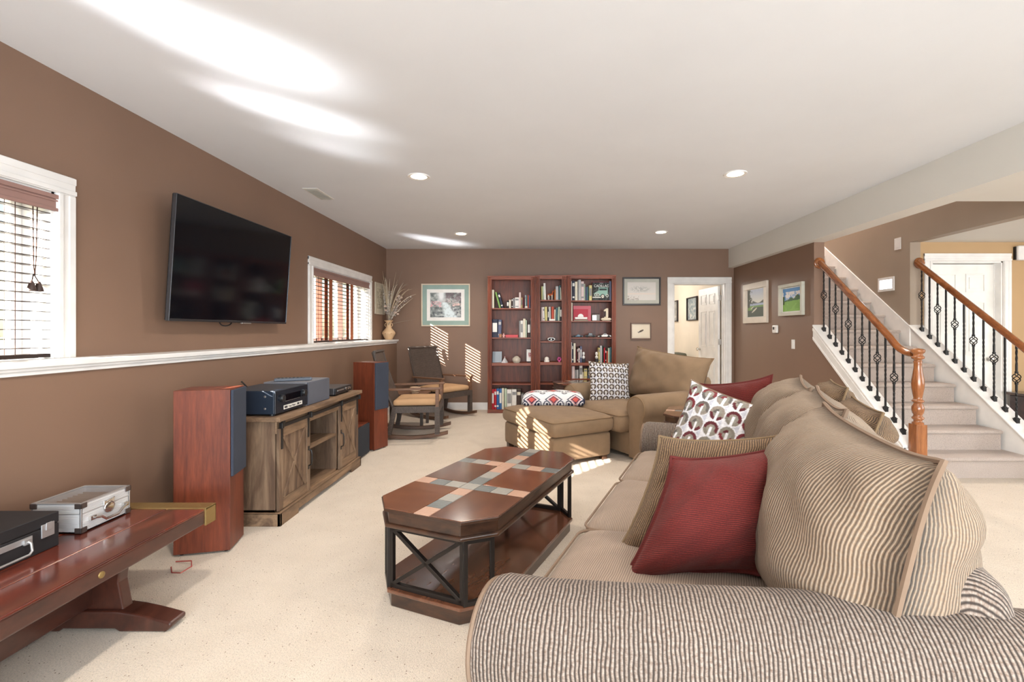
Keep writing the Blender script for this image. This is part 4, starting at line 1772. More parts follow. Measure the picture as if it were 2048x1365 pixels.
def slate_table(root, W, L, c, h, nx_tiles, strips_y, strip=.088):
    """top with inset wood panels and slate tiles, in the local frame"""
    O = octo(W, L, c)
    top = MB()
    top.prism(octo(W, L, c), h - .018, h - .004)
    base = top.build('tabletop', M_tableedge, root, bevel=.002)
    g = .002
    xs = [-W / 2 - .01, -strip / 2, strip / 2, W / 2 + .01]
    ys = [-L / 2 - .01]
    for s_ in strips_y:
        ys += [s_ - strip / 2, s_ + strip / 2]
    ys.append(L / 2 + .01)
    inner = octo(W - .006, L - .006, c)
    k = 0
    for i in range(3):
        for j in range(len(ys) - 1):
            x0, x1, y0, y1 = xs[i], xs[i + 1], ys[j], ys[j + 1]
            cen_x, str_y = (i == 1), (j % 2 == 1)
            if not cen_x and not str_y:
                P = clip_poly(inner, x0 + g, x1 - g, y0 + g, y1 - g)
                if P:
                    o = MB().prism(P, h - .005, h).build('wood_panel', M_tabletop if k % 2 else M_tabletop2, base, bevel=.0012)
                    k += 1
            else:
                if cen_x and not str_y:
                    m = max(1, round((min(y1, L / 2) - max(y0, -L / 2)) / .1))
                    a0, a1 = max(y0, -L / 2), min(y1, L / 2)
                    cells = [(x0, x1, a0 + (a1 - a0) * q / m, a0 + (a1 - a0) * (q + 1) / m) for q in range(m)]
                elif str_y and not cen_x:
                    a0, a1 = max(x0, -W / 2), min(x1, W / 2)
                    m = max(1, round((a1 - a0) / .095))
                    cells = [(a0 + (a1 - a0) * q / m, a0 + (a1 - a0) * (q + 1) / m, y0, y1) for q in range(m)]
                else:
                    cells = [(x0, x1, y0, y1)]
                for q, (A, B_, D, E) in enumerate(cells):
                    P = clip_poly(inner, A + g, B_ - g, D + g, E - g)
                    if len(P) > 2:
                        MB().prism(P, h - .005, h - .0008 + .0008 * ((q + k) % 2)).build('slate_tile', [M_slate, M_slate2, M_slate3][(q * 2 + j + i) % 3], base, bevel=.001)
    return base


CT = (-.273, 2.697, 0)
ct = thing('coffee_table', 'long octagonal coffee table with slate tile strips and dark metal X legs', 'table', CT, R(-23.2))
W_, L_, c_ch, H_ = .656, 1.27, .12, .462
slate_table(ct, W_, L_, c_ch, H_, 3, (-.215, .215))
b = MB().prism(octo(W_ - .03, L_ - .03, c_ch), H_ - .075, H_ - .018)
b.build('apron', M_tableedge, ct, bevel=.004)
b = MB().prism(octo(W_ - .006, L_ - .006, c_ch), H_ - .092, H_ - .074)
b.build('apron_moulding', M_tableedge, ct, bevel=.006)
b = MB().prism(octo(W_ - .02, L_ - .02, c_ch), .065, .082)
b.build('base_shelf', M_tabletop, ct, bevel=.003)
MB().prism(octo(W_ - .045, L_ - .045, c_ch), 0.0, .0648).build('plinth', M_tableedge, ct, bevel=.004)
z0, z1 = .082, H_ - .09


def xframe(p0, p1, cross=True, t=.022):
    b = MB()
    p0, p1 = Vector((*p0, 0)), Vector((*p1, 0))
    a0, a1 = p0 + Vector((0, 0, z0)), p0 + Vector((0, 0, z1))
    c0, c1 = p1 + Vector((0, 0, z0)), p1 + Vector((0, 0, z1))
    n_ = (p1 - p0).normalized().cross(Vector((0, 0, 1)))
    for q0, q1 in ((a0, a1), (c0, c1)):
        b.bar(q0, q1, t, t, up=n_)
    hz = Vector((0, 0, t / 2))
    b.bar(a0 + hz, c0 + hz, t, t)
    b.bar(a1 - hz, c1 - hz, t, t)
    if cross:
        b.bar(a0 + hz, c1 - hz, t * .8, t, up=n_)
        b.bar(a1 - hz, c0 + hz, t * .8, t, up=n_)
    return b


for sgn in (-1, 1):
    e = L_ / 2 - .04
    hx = W_ / 2 - c_ch - .015
    xframe((-hx, sgn * e), (hx, sgn * e)).build('end_frame', M_tableblk, ct, bevel=.002)
    for sx in (-1, 1):
        A = (sx * (W_ / 2 - c_ch + .0), sgn * (L_ / 2 - .035))
        B_ = (sx * (W_ / 2 - .035), sgn * (L_ / 2 - c_ch + .0))
        xframe(A, B_, False, .02).build('corner_frame', M_tableblk, ct, bevel=.002)


# ---- end tables -----------------------------------------------------------
def end_table(label, loc, rot, h=.565, W=.56, L=.6):
    t = thing('end_table', label, 'table', loc, rot)
    slate_table(t, W, L, .1, h, 3, (0.0,), .08)
    MB().prism(octo(W - .03, L - .03, .1), h - .07, h - .018).build('apron', M_tableedge, t, bevel=.004)
    MB().prism(octo(W - .006, L - .006, .1), h - .085, h - .069).build('apron_moulding', M_tableedge, t, bevel=.004)
    MB().prism(octo(W - .03, L - .03, .1), .0, .07).build('base_shelf', M_tabletop, t, bevel=.004)
    for sx in (-1, 1):
        for sy in (-1, 1):
            for (ox, oy) in ((.125, .035), (.035, .125)):
                x, y = sx * (W / 2 - ox), sy * (L / 2 - oy)
                MB().box(x - .01, x + .01, y - .01, y + .01, .07, h - .08).build('leg', M_tableblk, t, bevel=.002)
    return t


end_table('octagonal slate-inlaid end table between the armchair and the bookcases', (.52, 6.55, 0), R(20))
end_table('slate-inlaid end table between the tan armchair and the sofa', (1.42, 4.22, 0), R(-22), h=.56)


# ---- television -----------------------------------------------------------
tv = thing('television', 'large black flat television tilted forward on the window wall', 'television', (XW, 3.76, 1.34))
Mtv = Matrix.Translation((-2.35, 3.757, 1.755)) @ Matrix.Rotation(R(3.6), 4, 'Y')
w, h = 1.415, .82
b = MB().box(-.028, -.004, -w / 2, w / 2, -h / 2, h / 2)
b.xf(Mtv).build('panel_back', M_blackpl, tv, world=True, bevel=.004)
b = MB().box(-.004, .0, -w / 2 + .004, w / 2 - .004, -h / 2 + .014, h / 2 - .004)
b.xf(Mtv).build('screen', M_screen, tv, world=True)
b = MB()
for (y0, y1, zz0, zz1) in ((-w / 2 - .002, -w / 2 + .004, -h / 2, h / 2), (w / 2 - .004, w / 2 + .002, -h / 2, h / 2), (-w / 2, w / 2, h / 2 - .004, h / 2 + .002), (-w / 2, w / 2, -h / 2 - .002, -h / 2 + .014)):
    b.box(-.02, .004, y0, y1, zz0, zz1)
b.xf(Mtv).build('bezel', plain('tv_bezel', (96, 98, 102), .25, .85), tv, world=True, bevel=.001)
b = MB().box(-.01, .008, .04, .16, -h / 2 - .010, -h / 2 - .001)
b.xf(Mtv).build('sensor_bar', M_steel, tv, world=True, bevel=.002)
b = MB().tube([(-.02, -.12 - .07 * math.cos(math.pi * i / 10) * 1, -h / 2 - .03 * math.sin(math.pi * i / 10)) for i in range(11)], .005, 6)
b.xf(Mtv).build('speaker_arch', M_blackpl, tv, world=True)
b = MB().box(XW, XW + .02, 3.55, 3.95, 1.6, 1.95)
b.bar((XW + .02, 3.6, 1.78), (-2.375, 3.7, 1.76), .04, .03)
b.bar((XW + .02, 3.9, 1.78), (-2.375, 3.8, 1.76), .04, .03)
b.build('wall_bracket', M_black, tv, world=True)


# ---- floor speakers -------------------------------------------------------
def tower(label, corner, rot, w=.215, d=.285, h=.94, zg=.435, group='tower loudspeakers either side of the console'):
    """corner = near front corner on floor; rot = direction of the front face (local y)"""
    t = thing('floor_speaker', label, 'speaker', (corner[0], corner[1], 0), rot, group)
    MB().box(-d, 0, 0, w, .012, h).build('cabinet', M_cherry, t, bevel=.002)
    MB().box(.001, .016, .004, w - .004, zg, h - .004).build('grille', plain('grille_cloth', (52, 58, 72), .9), t, bevel=.004)
    for x in (-d + .03, -.03):
        for y in (.03, w - .03):
            MB().cyl((x, y), .01, 0, .014, 10).build('foot', M_black, t)
    return t


tower('cherry tower loudspeaker standing next to the bench end', (-1.783, 2.745), R(13.5))
tower('cherry tower loudspeaker between the console and the rocking chair', (-1.742, 5.037), R(-22))
sw = thing('subwoofer', 'low dark subwoofer with cherry top between console and speaker', 'speaker', (-1.93, 4.8, 0))
MB().box(-2.1, -1.785, 4.62, 4.98, .01, .325).build('cabinet', M_cherry, sw, world=True, bevel=.003)
MB().box(-1.785, -1.768, 4.625, 4.975, .015, .318).build('grille', plain('sub_grille', (38, 42, 50), .9), sw, world=True, bevel=.004)

# ---- media console --------------------------------------------------------
mc = thing('media_console', 'rustic oak media console with two sliding barn doors', 'cabinet', (-1.9, 3.8, 0))
Y0c, Y1c = 3.12, 4.49
XF, XB = -1.73, -2.08
MB().box(XB - .01, -1.68, 3.083, 4.53, .685, .715).build('top', M_rustich, mc, world=True, bevel=.003)
for ya, yb_ in ((Y0c, Y0c + .022), (Y1c - .022, Y1c)):
    MB().box(XB, XF, ya, yb_, .08, .685).build('side_panel', M_rustic, mc, world=True, bevel=.001)
MB().box(XB, XB + .01, Y0c, Y1c, .08, .685).build('back_panel', plain('dark_back_panel', (58, 46, 40), .7), mc, world=True)
for ya in (3.545, 4.07):
    MB().box(XB, XF, ya - .011, ya + .011, .08, .685).build('divider', M_rustic, mc, world=True)
MB().box(XB, XF, 3.556, 4.059, .385, .405).build('shelf', M_rustich, mc, world=True, bevel=.001)
MB().box(XB, XF, Y0c, Y1c, .08, .10).build('bottom_panel', M_rustich, mc, world=True)
b = MB()
b.box(XB, -1.685, Y0c - .02, Y0c + .0, 0, .085)
b.box(XB, -1.685, Y1c, Y1c + .02, 0, .085)
for (ya, yb_, z0_) in ((Y0c - .02, Y0c + .22, 0), (Y1c - .2, Y1c + .02, 0), (Y0c + .22, Y1c - .2, .03)):
    b.box(-1.705, -1.685, ya, yb_, z0_, .085)
b.box(XB, -1.685, Y0c - .02, Y1c + .02, .078, .086)
b.build('plinth', M_rustich, mc, world=True, bevel=.002)
b = MB().box(XF - .002, XF + .012, Y0c + .0, Y1c, .60, .685)
b.build('header_rail', M_rustich, mc, world=True)
rl = MB().box(-1.700, -1.690, Y0c, Y1c + .01, .640, .664).build('track', M_black, mc, world=True, bevel=.002)
for ya in (Y0c + .01, 3.535, 4.085, Y1c - .005):
    MB().box(-1.703, -1.680, ya - .012, ya + .012, .635, .675).build('track_stop', M_black, mc, world=True, bevel=.003)


def barn_door(ya, yb_, handle_y):
    x0, x1 = -1.722, -1.704
    z0, z1 = .092, .635
    dr = MB().box(x0, x0 + .010, ya, yb_, z0, z1).build('door', M_rustic, mc, world=True)
    s = .05
    MB().box(x0 + .01, x1, ya, ya + s, z0, z1).build('stile', M_rustic, dr, world=True, bevel=.001)
    MB().box(x0 + .01, x1, yb_ - s, yb_, z0, z1).build('stile', M_rustic, dr, world=True, bevel=.001)
    MB().box(x0 + .01, x1, ya + s, yb_ - s, z1 - .06, z1).build('rail', M_rustich, dr, world=True, bevel=.001)
    MB().box(x0 + .01, x1, ya + s, yb_ - s, z0, z0 + .07).build('rail', M_rustich, dr, world=True, bevel=.001)
    b = MB()
    xm = x0 + .0135
    b.bar((xm, ya + s + .012, z0 + .07), (xm, yb_ - s - .012, z1 - .06), .028, .007, up=(1, 0, 0))
    b.bar((xm - .0006, ya + s + .012, z1 - .06), (xm - .0006, yb_ - s - .012, z0 + .07), .028, .007, up=(1, 0, 0))
    b.build('cross_brace', M_rustic, dr, world=True)
    for yy in (ya + .03, yb_ - .03):
        b = MB().box(x1, x1 + .006, yy - .009, yy + .009, z1 - .14, z1 + .045)
        b.cyl((0, 0), .018, -.004, .004, 14)
        k = len(b.v) - 28
        for i in range(k, len(b.v)):
            p = b.v[i]
            b.v[i] = Vector((x1 + .012 + p.z, yy + p.x, z1 + .04 + p.y))
        b.build('hanger', M_black, dr, world=True)
    b = MB().tube([(x1, handle_y, .40), (x1 + .02, handle_y, .392), (x1 + .024, handle_y, .37), (x1 + .024, handle_y, .31), (x1 + .02, handle_y, .288), (x1, handle_y, .28)], .005, 6)
    b.box(x1, x1 + .003, handle_y - .009, handle_y + .009, .395, .425)
    b.box(x1, x1 + .003, handle_y - .009, handle_y + .009, .255, .285)
    b.build('handle', M_black, dr, world=True)


barn_door(3.122, 3.545, 3.522)
barn_door(4.075, 4.488, 4.10)

# ---- electronics ----------------------------------------------------------
av = thing('av_receiver', 'big black receiver on the near end of the console', 'receiver', (-1.9, 3.33, .715))
MB().box(-2.08, -1.742, 3.125, 3.555, .728, .883).build('case', plain('receiver_case', (34, 44, 58), .4, .3), av, world=True, bevel=.004)
MB().box(-1.742, -1.73, 3.122, 3.558, .728, .88).build('front_panel', plain('receiver_front', (26, 32, 42), .25), av, world=True, bevel=.003)
Mx = Matrix.Rotation(math.pi / 2, 4, 'Y')
for yy, r_, zz in ((3.20, .024, .825), (3.50, .024, .825)):
    b = MB().lathe([(r_, 0), (r_, .012), (r_ * .9, .018), (0, .018)], (0, 0, 0), 24)
    b.xf(Matrix.Translation((-1.73, yy, zz)) @ Mx).build('knob', M_blackpl, av, world=True)
MB().box(-1.7305, -1.728, 3.25, 3.455, .80, .845).build('display', M_screen, av, world=True)
MB().box(-1.7305, -1.727, 3.25, 3.44, .7975, .8).build('display_trim', M_steel, av, world=True)
lab = MB().box(-1.7305, -1.7285, 3.225, 3.475, .745, .772).build('sticker', plain('white_sticker', (226, 222, 214), .5), av, world=True)
b = MB()
for k, (a, w__) in enumerate(((.0, .04), (.055, .012), (.073, .018), (.098, .01), (.115, .02), (.142, .012), (.17, .03), (.21, .016))):
    b.box(-1.7285, -1.7282, 3.232 + a, 3.232 + a + w__, .751 + .003 * (k % 2), .766 - .003 * (k % 3))
b.build('sticker_print', plain('sticker_ink', (60, 56, 58), .6), lab, world=True)
for yy in (3.16, 3.52):
    for xx in (-2.04, -1.77):
        MB().cyl((xx, yy), .018, .715, .729, 14).build('foot', M_blackpl, av, world=True)
for (yy, zz) in ((3.13, .86), (3.13, .75)):
    pass
b = MB()
for xx, zz in ((-1.80, .845), (-1.80, .765)):
    bb = MB().lathe([(.008, 0), (.006, .003), (0, .004)], (0, 0, 0), 10)
    bb.xf(Matrix.Translation((xx, 3.125, zz)) @ Matrix.Rotation(math.pi / 2, 4, 'X'))
    b.add(bb.v, bb.f, 0, None, True)
b.build('case_screw', M_steel, av, world=True)
b = MB().tube([(-2.06, 3.36, .88), (-2.09, 3.34, .925)], .006, 6)
b.build('antenna', M_black, av, world=True)

cs = thing('centre_speaker', 'slate grey centre speaker box behind the receiver on the console', 'speaker', (-1.9, 3.77, .715))
MB().box(-2.07, -1.745, 3.575, 3.94, .715, .893).build('cabinet', plain('centre_cabinet', (118, 118, 124), .5), cs, world=True, bevel=.003)
MB().box(-1.745, -1.732, 3.578, 3.937, .718, .89).build('grille', plain('centre_grille', (84, 86, 96), .85), cs, world=True, bevel=.003)
rm = thing('remote_control', 'dark flat remote lying on top of the centre speaker', 'remote', (-1.9, 3.68, .893))
Mr = Matrix.Translation((-1.9, 3.68, .905)) @ Matrix.Rotation(R(28), 4, 'Z')
MB().obox((0, 0, 0), (.26, .075, .022)).xf(Mr).build('body', plain('remote_body', (72, 78, 90), .4), rm, world=True, bevel=.005)
b = MB()
for i in range(7):
    for j in range(3):
        b.obox((-.1 + i * .026, -.02 + j * .02, .0125), (.014, .01, .003))
b.xf(Mr).build('buttons', M_black, rm, world=True)
dp = thing('disc_player', 'small black and silver disc player at the far end of the console', 'player', (-1.87, 4.26, .715))
MB().box(-2.0, -1.76, 4.09, 4.44, .727, .782).build('case', plain('player_case', (92, 90, 92), .35, .4), dp, world=True, bevel=.003)
MB().box(-1.76, -1.748, 4.09, 4.44, .727, .780).build('front_panel', M_blackpl, dp, world=True, bevel=.002)
MB().box(-1.7485, -1.745, 4.13, 4.26, .752, .764).build('disc_tray', M_steel, dp, world=True)
for yy in (4.31, 4.35, 4.39):
    b = MB().lathe([(.012, 0), (.012, .006), (0, .008)], (0, 0, 0), 14)
    b.xf(Matrix.Translation((-1.748, yy, .757)) @ Mx).build('button', M_chrome, dp, world=True)
for yy in (4.12, 4.41):
    MB().box(-1.99, -1.77, yy - .012, yy + .012, .715, .728).build('foot', M_blackpl, dp, world=True)

# ---- hatch-cover bench ----------------------------------------------------
bn = thing('plank_table', 'low red-lacquered plank table with brass end strap under the window', 'table', (-1.93, 1.7, 0))
zt_ = .405
xa, xb_, ya, yb_ = -2.215, -1.64, .92, 2.36
ws = [(xa, xa + .17), (xa + .173, xa + .39), (xa + .393, xb_)]
for i, (a, c) in enumerate(ws):
    MB().box(a, c, ya, yb_, zt_ - .042, zt_).build('plank', M_mahog, bn, world=True, bevel=.007, seg=3)
b = MB()
b.box(xb_ - .03, xb_ + .002, ya, yb_, zt_ - .075, zt_ - .006)
b.box(xa - .002, xa + .03, ya, yb_, zt_ - .075, zt_ - .006)
b.build('edge_beam', M_mahogd, bn, world=True, bevel=.008, seg=3)
M_brass = plain('worn_brass', (158, 132, 84), .42, .75)
nt = M_brass.node_tree
bump(nt, nt.nodes['Principled BSDF'], noise(nt, coords(nt), 40, 5), .6, .004)
for (y0_, y1_) in ((yb_ - .03, yb_ + .045), (ya - .045, ya + .03)):
    b = MB()
    b.box(xa - .004, xb_ + .008, y0_, y1_, zt_ - .004, zt_ + .005)
    b.box(xb_ - .001, xb_ + .008, y0_, y1_, zt_ - .082, zt_ + .003)
    b.box(xa - .012, xa - .001, y0_, y1_, zt_ - .082, zt_ + .003)
    q = y1_ if y0_ > 2 else y0_ + .006
    b.box(xa - .004, xb_ + .008, q - .006, q, zt_ - .082, zt_ + .003)
    b.build('brass_strap', M_brass, bn, world=True, bevel=.002)
    MB().box(xa, xb_, min(y0_, y1_) + .008, max(y0_, y1_) - .008, zt_ - .06, zt_ - .003).build('end_batten', M_mahogd, bn, world=True)
for yy in (1.78, 2.1):
    b = MB().lathe([(.013, 0), (.012, .004), (.007, .007), (0, .008)], (0, 0, 0), 14)
    b.xf(Matrix.Translation((xb_ + .002, yy if yy < 2 else 1.3, zt_ - .04)) @ Mx).build('brass_plug', M_brass, bn, world=True)
for yy in (2.06, 1.22):
    prof_ = [(-2.06, .085), (-1.80, .085), (-1.845, .21), (-1.80, .33), (-2.06, .33), (-2.015, .21)]
    # panel leg, splayed towards the bottom
    pl_ = [(-2.10, .07), (-1.775, .07), (-1.80, .2), (-1.785, .335), (-2.09, .335), (-2.07, .2)]
    MB().prism(pl_, yy - .025, yy + .025, axis='y').build('leg_panel', M_mahogd, bn, world=True, bevel=.006)
    foot = []
    for i in range(13):
        x = -2.26 + .70 * i / 12
        e = abs(i - 6) / 6
        foot.append((x, .088 - .055 * max(0, e - .35) ** 1.3 * 1.6))
    low = [(-1.56, .02), (-1.585, .0), (-1.78, .0), (-1.80, .012), (-2.02, .012), (-2.04, 0), (-2.235, 0), (-2.26, .02)]
    MB().prism(foot + low, yy - .045, yy + .045, axis='y').build('foot', M_mahogd, bn, world=True, bevel=.008, seg=3)
b = MB().box(-1.95, -1.91, 1.2, 2.08, .10, .20)
b.build('stretcher', M_mahogd, bn, world=True, bevel=.006)
b = MB()
for yy in (1.05, 1.6, 2.27):
    b.box(-2.18, -1.68, yy - .035, yy + .035, zt_ - .075, zt_ - .041)
b.build('cross_batten', M_mahogd, bn, world=True, bevel=.003)

# cases on the bench
bc = thing('black_case', 'flat black carrying case with silver handle and latch on the plank table', 'case', (-2.1, 1.7, zt_))
x0, x1, y0, y1 = -2.25, -1.958, 1.46, 1.94
MB().box(x0, x1, y0, y1, zt_ + .001, zt_ + .093).build('lower_shell', plain('case_vinyl', (30, 28, 30), .6), bc, world=True, bevel=.003)
MB().box(x0, x1, y0, y1, zt_ + .096, zt_ + .140).build('lid', plain('case_vinyl', (30, 28, 30), .6), bc, world=True, bevel=.003)
MB().box(x0 + .004, x1 - .004, y0 + .004, y1 - .004, zt_ + .09, zt_ + .098).build('seam', M_black, bc, world=True)
M_alu = plain('satin_aluminium', (196, 194, 194), .38, .75)
lt = MB()
lt.box(x1, x1 + .005, 1.868, 1.918, zt_ + .055, zt_ + .108)
lt.box(x1 + .005, x1 + .009, 1.882, 1.905, zt_ + .082, zt_ + .112)
lt.build('latch', M_alu, bc, world=True, bevel=.003)
pt_ = MB().box(x1, x1 + .004, 1.62, 1.835, zt_ + .062, zt_ + .084).build('handle_plate', M_alu, bc, world=True, bevel=.001)
b = MB()
hy0, hy1 = 1.655, 1.815
b.tube([(x1 + .004, hy0, zt_ + .07), (x1 + .02, hy0, zt_ + .062), (x1 + .028, hy0 + .004, zt_ + .035), (x1 + .03, hy0 + .016, zt_ + .026),
        (x1 + .03, hy1 - .016, zt_ + .026), (x1 + .028, hy1 - .004, zt_ + .035), (x1 + .02, hy1, zt_ + .062), (x1 + .004, hy1, zt_ + .07)], .0042, 8)
for yy in (hy0, hy1):
    b.box(x1 + .003, x1 + .010, yy - .014, yy + .014, zt_ + .058, zt_ + .078)
b.build('handle', M_alu, bc, world=True)
mg = MB()
mg.lathe([(0, 0), (.033, 0), (.034, .004), (.034, .088), (.035, .094), (.033, .096), (.031, .092), (.030, .012), (0, .01)], (-2.16, 1.795, zt_ + .14), 28)
tag(mg.build('black_cup', plain('cup_black', (36, 34, 36), .5)), 'matte black cup standing on the black carrying case', 'cup')

al = thing('aluminium_case', 'ribbed aluminium case with clear lid and chrome handle on the plank table', 'case', (-2.07, 2.16, zt_))
x0, x1, y0, y1 = -2.18, -1.969, 2.044, 2.284
z0_, z1_ = zt_ + .003, zt_ + .128
M_aluc = plain('case_aluminium', (214, 212, 212), .4, .25)
M_rub = plain('corner_metal', (104, 92, 88), .35, .7)
b = MB()
t_ = .006
b.box(x0, x1, y0, y0 + t_, z0_, z1_)
b.box(x0, x1, y1 - t_, y1, z0_, z1_)
b.box(x0, x0 + t_, y0, y1, z0_, z1_)
b.box(x1 - t_, x1, y0, y1, z0_, z1_)
b.box(x0, x1, y0, y1, z0_, z0_ + .004)
sh = b.build('shell', M_aluc, al, world=True)
b = MB()
nr = 16
for k in range(nr):
    za = z0_ + .006 + k * (z1_ - z0_ - .012) / nr
    if k in (10,):
        continue
    zb_ = za + .0042
    b.box(x0 + .006, x1 - .006, y0 - .0018, y0, za, zb_)
    b.box(x1, x1 + .0018, y0 + .006, y1 - .006, za, zb_)
b.build('ribbing', M_aluc, sh, world=True)
b = MB()
for xx in (x0, x1):
    for yy in (y0, y1):
        b.box(xx - .003, xx + .003, yy - .003, yy + .003, z0_, z1_ + .002)
b.frame(x0, x1, 0, 0, 0, 0, 0) if False else None
for (a, c, d, e) in ((x0 - .002, x1 + .002, y0 - .003, y0 + .008), (x0 - .002, x1 + .002, y1 - .008, y1 + .003), (x0 - .003, x0 + .008, y0, y1), (x1 - .008, x1 + .003, y0, y1)):
    b.box(a, c, d, e, z1_ - .001, z1_ + .004)
    b.box(a, c, d, e, z0_ + .081, z0_ + .0845)
b.build('edge_trim', M_alu, sh, world=True, bevel=.001)
for xx, sx in ((x0, 1), (x1, -1)):
    for yy, sy in ((y0, 1), (y1, -1)):
        for zz, sz in ((z0_, 1), (z1_ + .002, -1)):
            b = MB()
            e_ = .0055
            b.box(xx - sx * e_, xx + sx * .024, yy - sy * e_, yy, zz - (sz < 0) * .022 - .0005, zz + (sz > 0) * .022 + .0005)
            b.box(xx - sx * e_, xx, yy - sy * e_, yy + sy * .024, zz - (sz < 0) * .022 - .0005, zz + (sz > 0) * .022 + .0005)
            b.build('corner_guard', M_rub, al, world=True, bevel=.002)
MB().box(x0 + .008, x1 - .008, y0 + .008, y1 - .008, z1_ - .001, z1_ + .001).build('clear_lid', glassmat('acrylic', .08, (.93, .93, .93)), al, world=True)
b = MB().box(x0 + .006, x1 - .006, y0 + .006, y1 - .006, z0_ + .08, z0_ + .085)
tr_ = b.build('insert_tray', plain('tray_lining', (150, 132, 122), .7), al, world=True)
for i in range(9):
    yy = y0 + .02 + i * .0245
    MB().box(x0 + .012, x1 - .07, yy, yy + .003, z0_ + .085, z0_ + .104).build('divider', plain('divider_card', (184, 168, 156), .7), tr_, world=True)
b = MB()
hy0, hy1 = y0 + .045, y1 - .03
zc_ = z0_ + .05
b.tube([(x1 + .004, hy0, zc_), (x1 + .018, hy0 + .004, zc_), (x1 + .022, hy0 + .03, zc_ - .006), (x1 + .024, hy0 + .05, zc_ - .024), (x1 + .024, hy1 - .055, zc_ - .024),
        (x1 + .022, hy1 - .03, zc_ - .006), (x1 + .018, hy1 - .004, zc_), (x1 + .004, hy1, zc_)], .0055, 8)
for yy in (hy0, hy1):
    b.box(x1 + .001, x1 + .014, yy - .013, yy + .013, zc_ - .009, zc_ + .009)
b.build('handle', M_chrome, al, world=True)
b = MB()
ym = (hy0 + hy1) / 2
b.box(x1 + .002, x1 + .008, ym - .026, ym + .026, zc_ + .018, zc_ + .052)
b.lathe([(.026, 0), (.026, .008), (.02, .011), (0, .011)], (0, 0, 0), 20, M=Matrix.Identity(4))
k = len(b.v) - 80
for i in range(k, len(b.v)):
    p = b.v[i]
    b.v[i] = Vector((x1 + .002 + p.z, ym + p.x, zc_ + .018 + p.y))
b.bar((x1 + .012, ym - .018, zc_ + .05), (x1 + .012, ym + .022, zc_ + .056), .006, .006)
b.build('clasp', M_chrome, al, world=True, bevel=.002)

# loose cable behind the bench
b = MB().tube([(-1.98, 2.56, .006), (-1.93, 2.50, .006), (-1.86, 2.47, .02), (-1.84, 2.52, .03), (-1.9, 2.6, .02), (-2.0, 2.62, .006)], .003, 6)
tag(b.build('speaker_cable', plain('red_cable', (176, 74, 66), .5)), 'thin red speaker cable looped on the carpet behind the plank table', 'cable')


# ---- wicker rocking chairs -------------------------------------------------
def wicker(name, c, sc=46):
    m, nt, b = newmat(name)
    vec = coords(nt, 'UV')
    br = N(nt, 'ShaderNodeTexBrick')
    br.inputs['Scale'].default_value = sc
    br.inputs['Brick Width'].default_value = 1.1
    br.inputs['Row Height'].default_value = .42
    br.inputs['Mortar Size'].default_value = .07
    br.inputs['Mortar Smooth'].default_value = .6
    l = lin(c)
    br.inputs['Color1'].default_value = (*l, 1)
    br.inputs['Color2'].default_value = (*tuple(v * .7 for v in l), 1)
    br.inputs['Mortar'].default_value = (*tuple(v * .12 for v in l), 1)
    nt.links.new(vec, br.inputs['Vector'])
    nt.links.new(br.outputs['Color'], b.inputs['Base Color'])
    b.inputs['Roughness'].default_value = .42
    inv = N(nt, 'ShaderNodeMath', operation='SUBTRACT')
    inv.inputs[0].default_value = 1
    nt.links.new(br.outputs['Fac'], inv.inputs[1])
    bump(nt, b, inv.outputs[0], .9, .006)
    return m


M_wick = wicker('dark_wicker', (104, 90, 82), 40)


def uvbar(b, p0, p1, w, h, up=(0, 0, 1)):
    """bar with uv in metres for the weave"""
    p0, p1 = Vector(p0), Vector(p1)
    d = p1 - p0
    L = d.length
    d.normalize()
    u = Vector(up)
    if abs(d.dot(u)) > .98:
        u = Vector((0, 1, 0))
    r = d.cross(u).normalized()
    u = r.cross(d).normalized()
    cs = [(-w / 2, -h / 2), (w / 2, -h / 2), (w / 2, h / 2), (-w / 2, h / 2)]
    for k in range(4):
        (a0, c0), (a1, c1) = cs[k], cs[(k + 1) % 4]
        e = math.hypot(a1 - a0, c1 - c0)
        q = [p0 + r * a0 + u * c0, p0 + r * a1 + u * c1, p1 + r * a1 + u * c1, p1 + r * a0 + u * c0]
        b.add(q, [(0, 1, 2, 3)], 0, [(0, 0), (e, 0), (e, L), (0, L)])
    b.add([p0 + r * a + u * c for a, c in cs], [(3, 2, 1, 0)], 0, [(0, 0)] * 4)
    b.add([p1 + r * a + u * c for a, c in cs], [(0, 1, 2, 3)], 0, [(0, 0)] * 4)
    return b


M_seatpad = plain('tan_seat_pad', (196, 156, 116), .85)
M_rocker = wood('rocker_wood', (112, 78, 56), (66, 44, 32), (.12, 1, 1), 12, .45, .1)


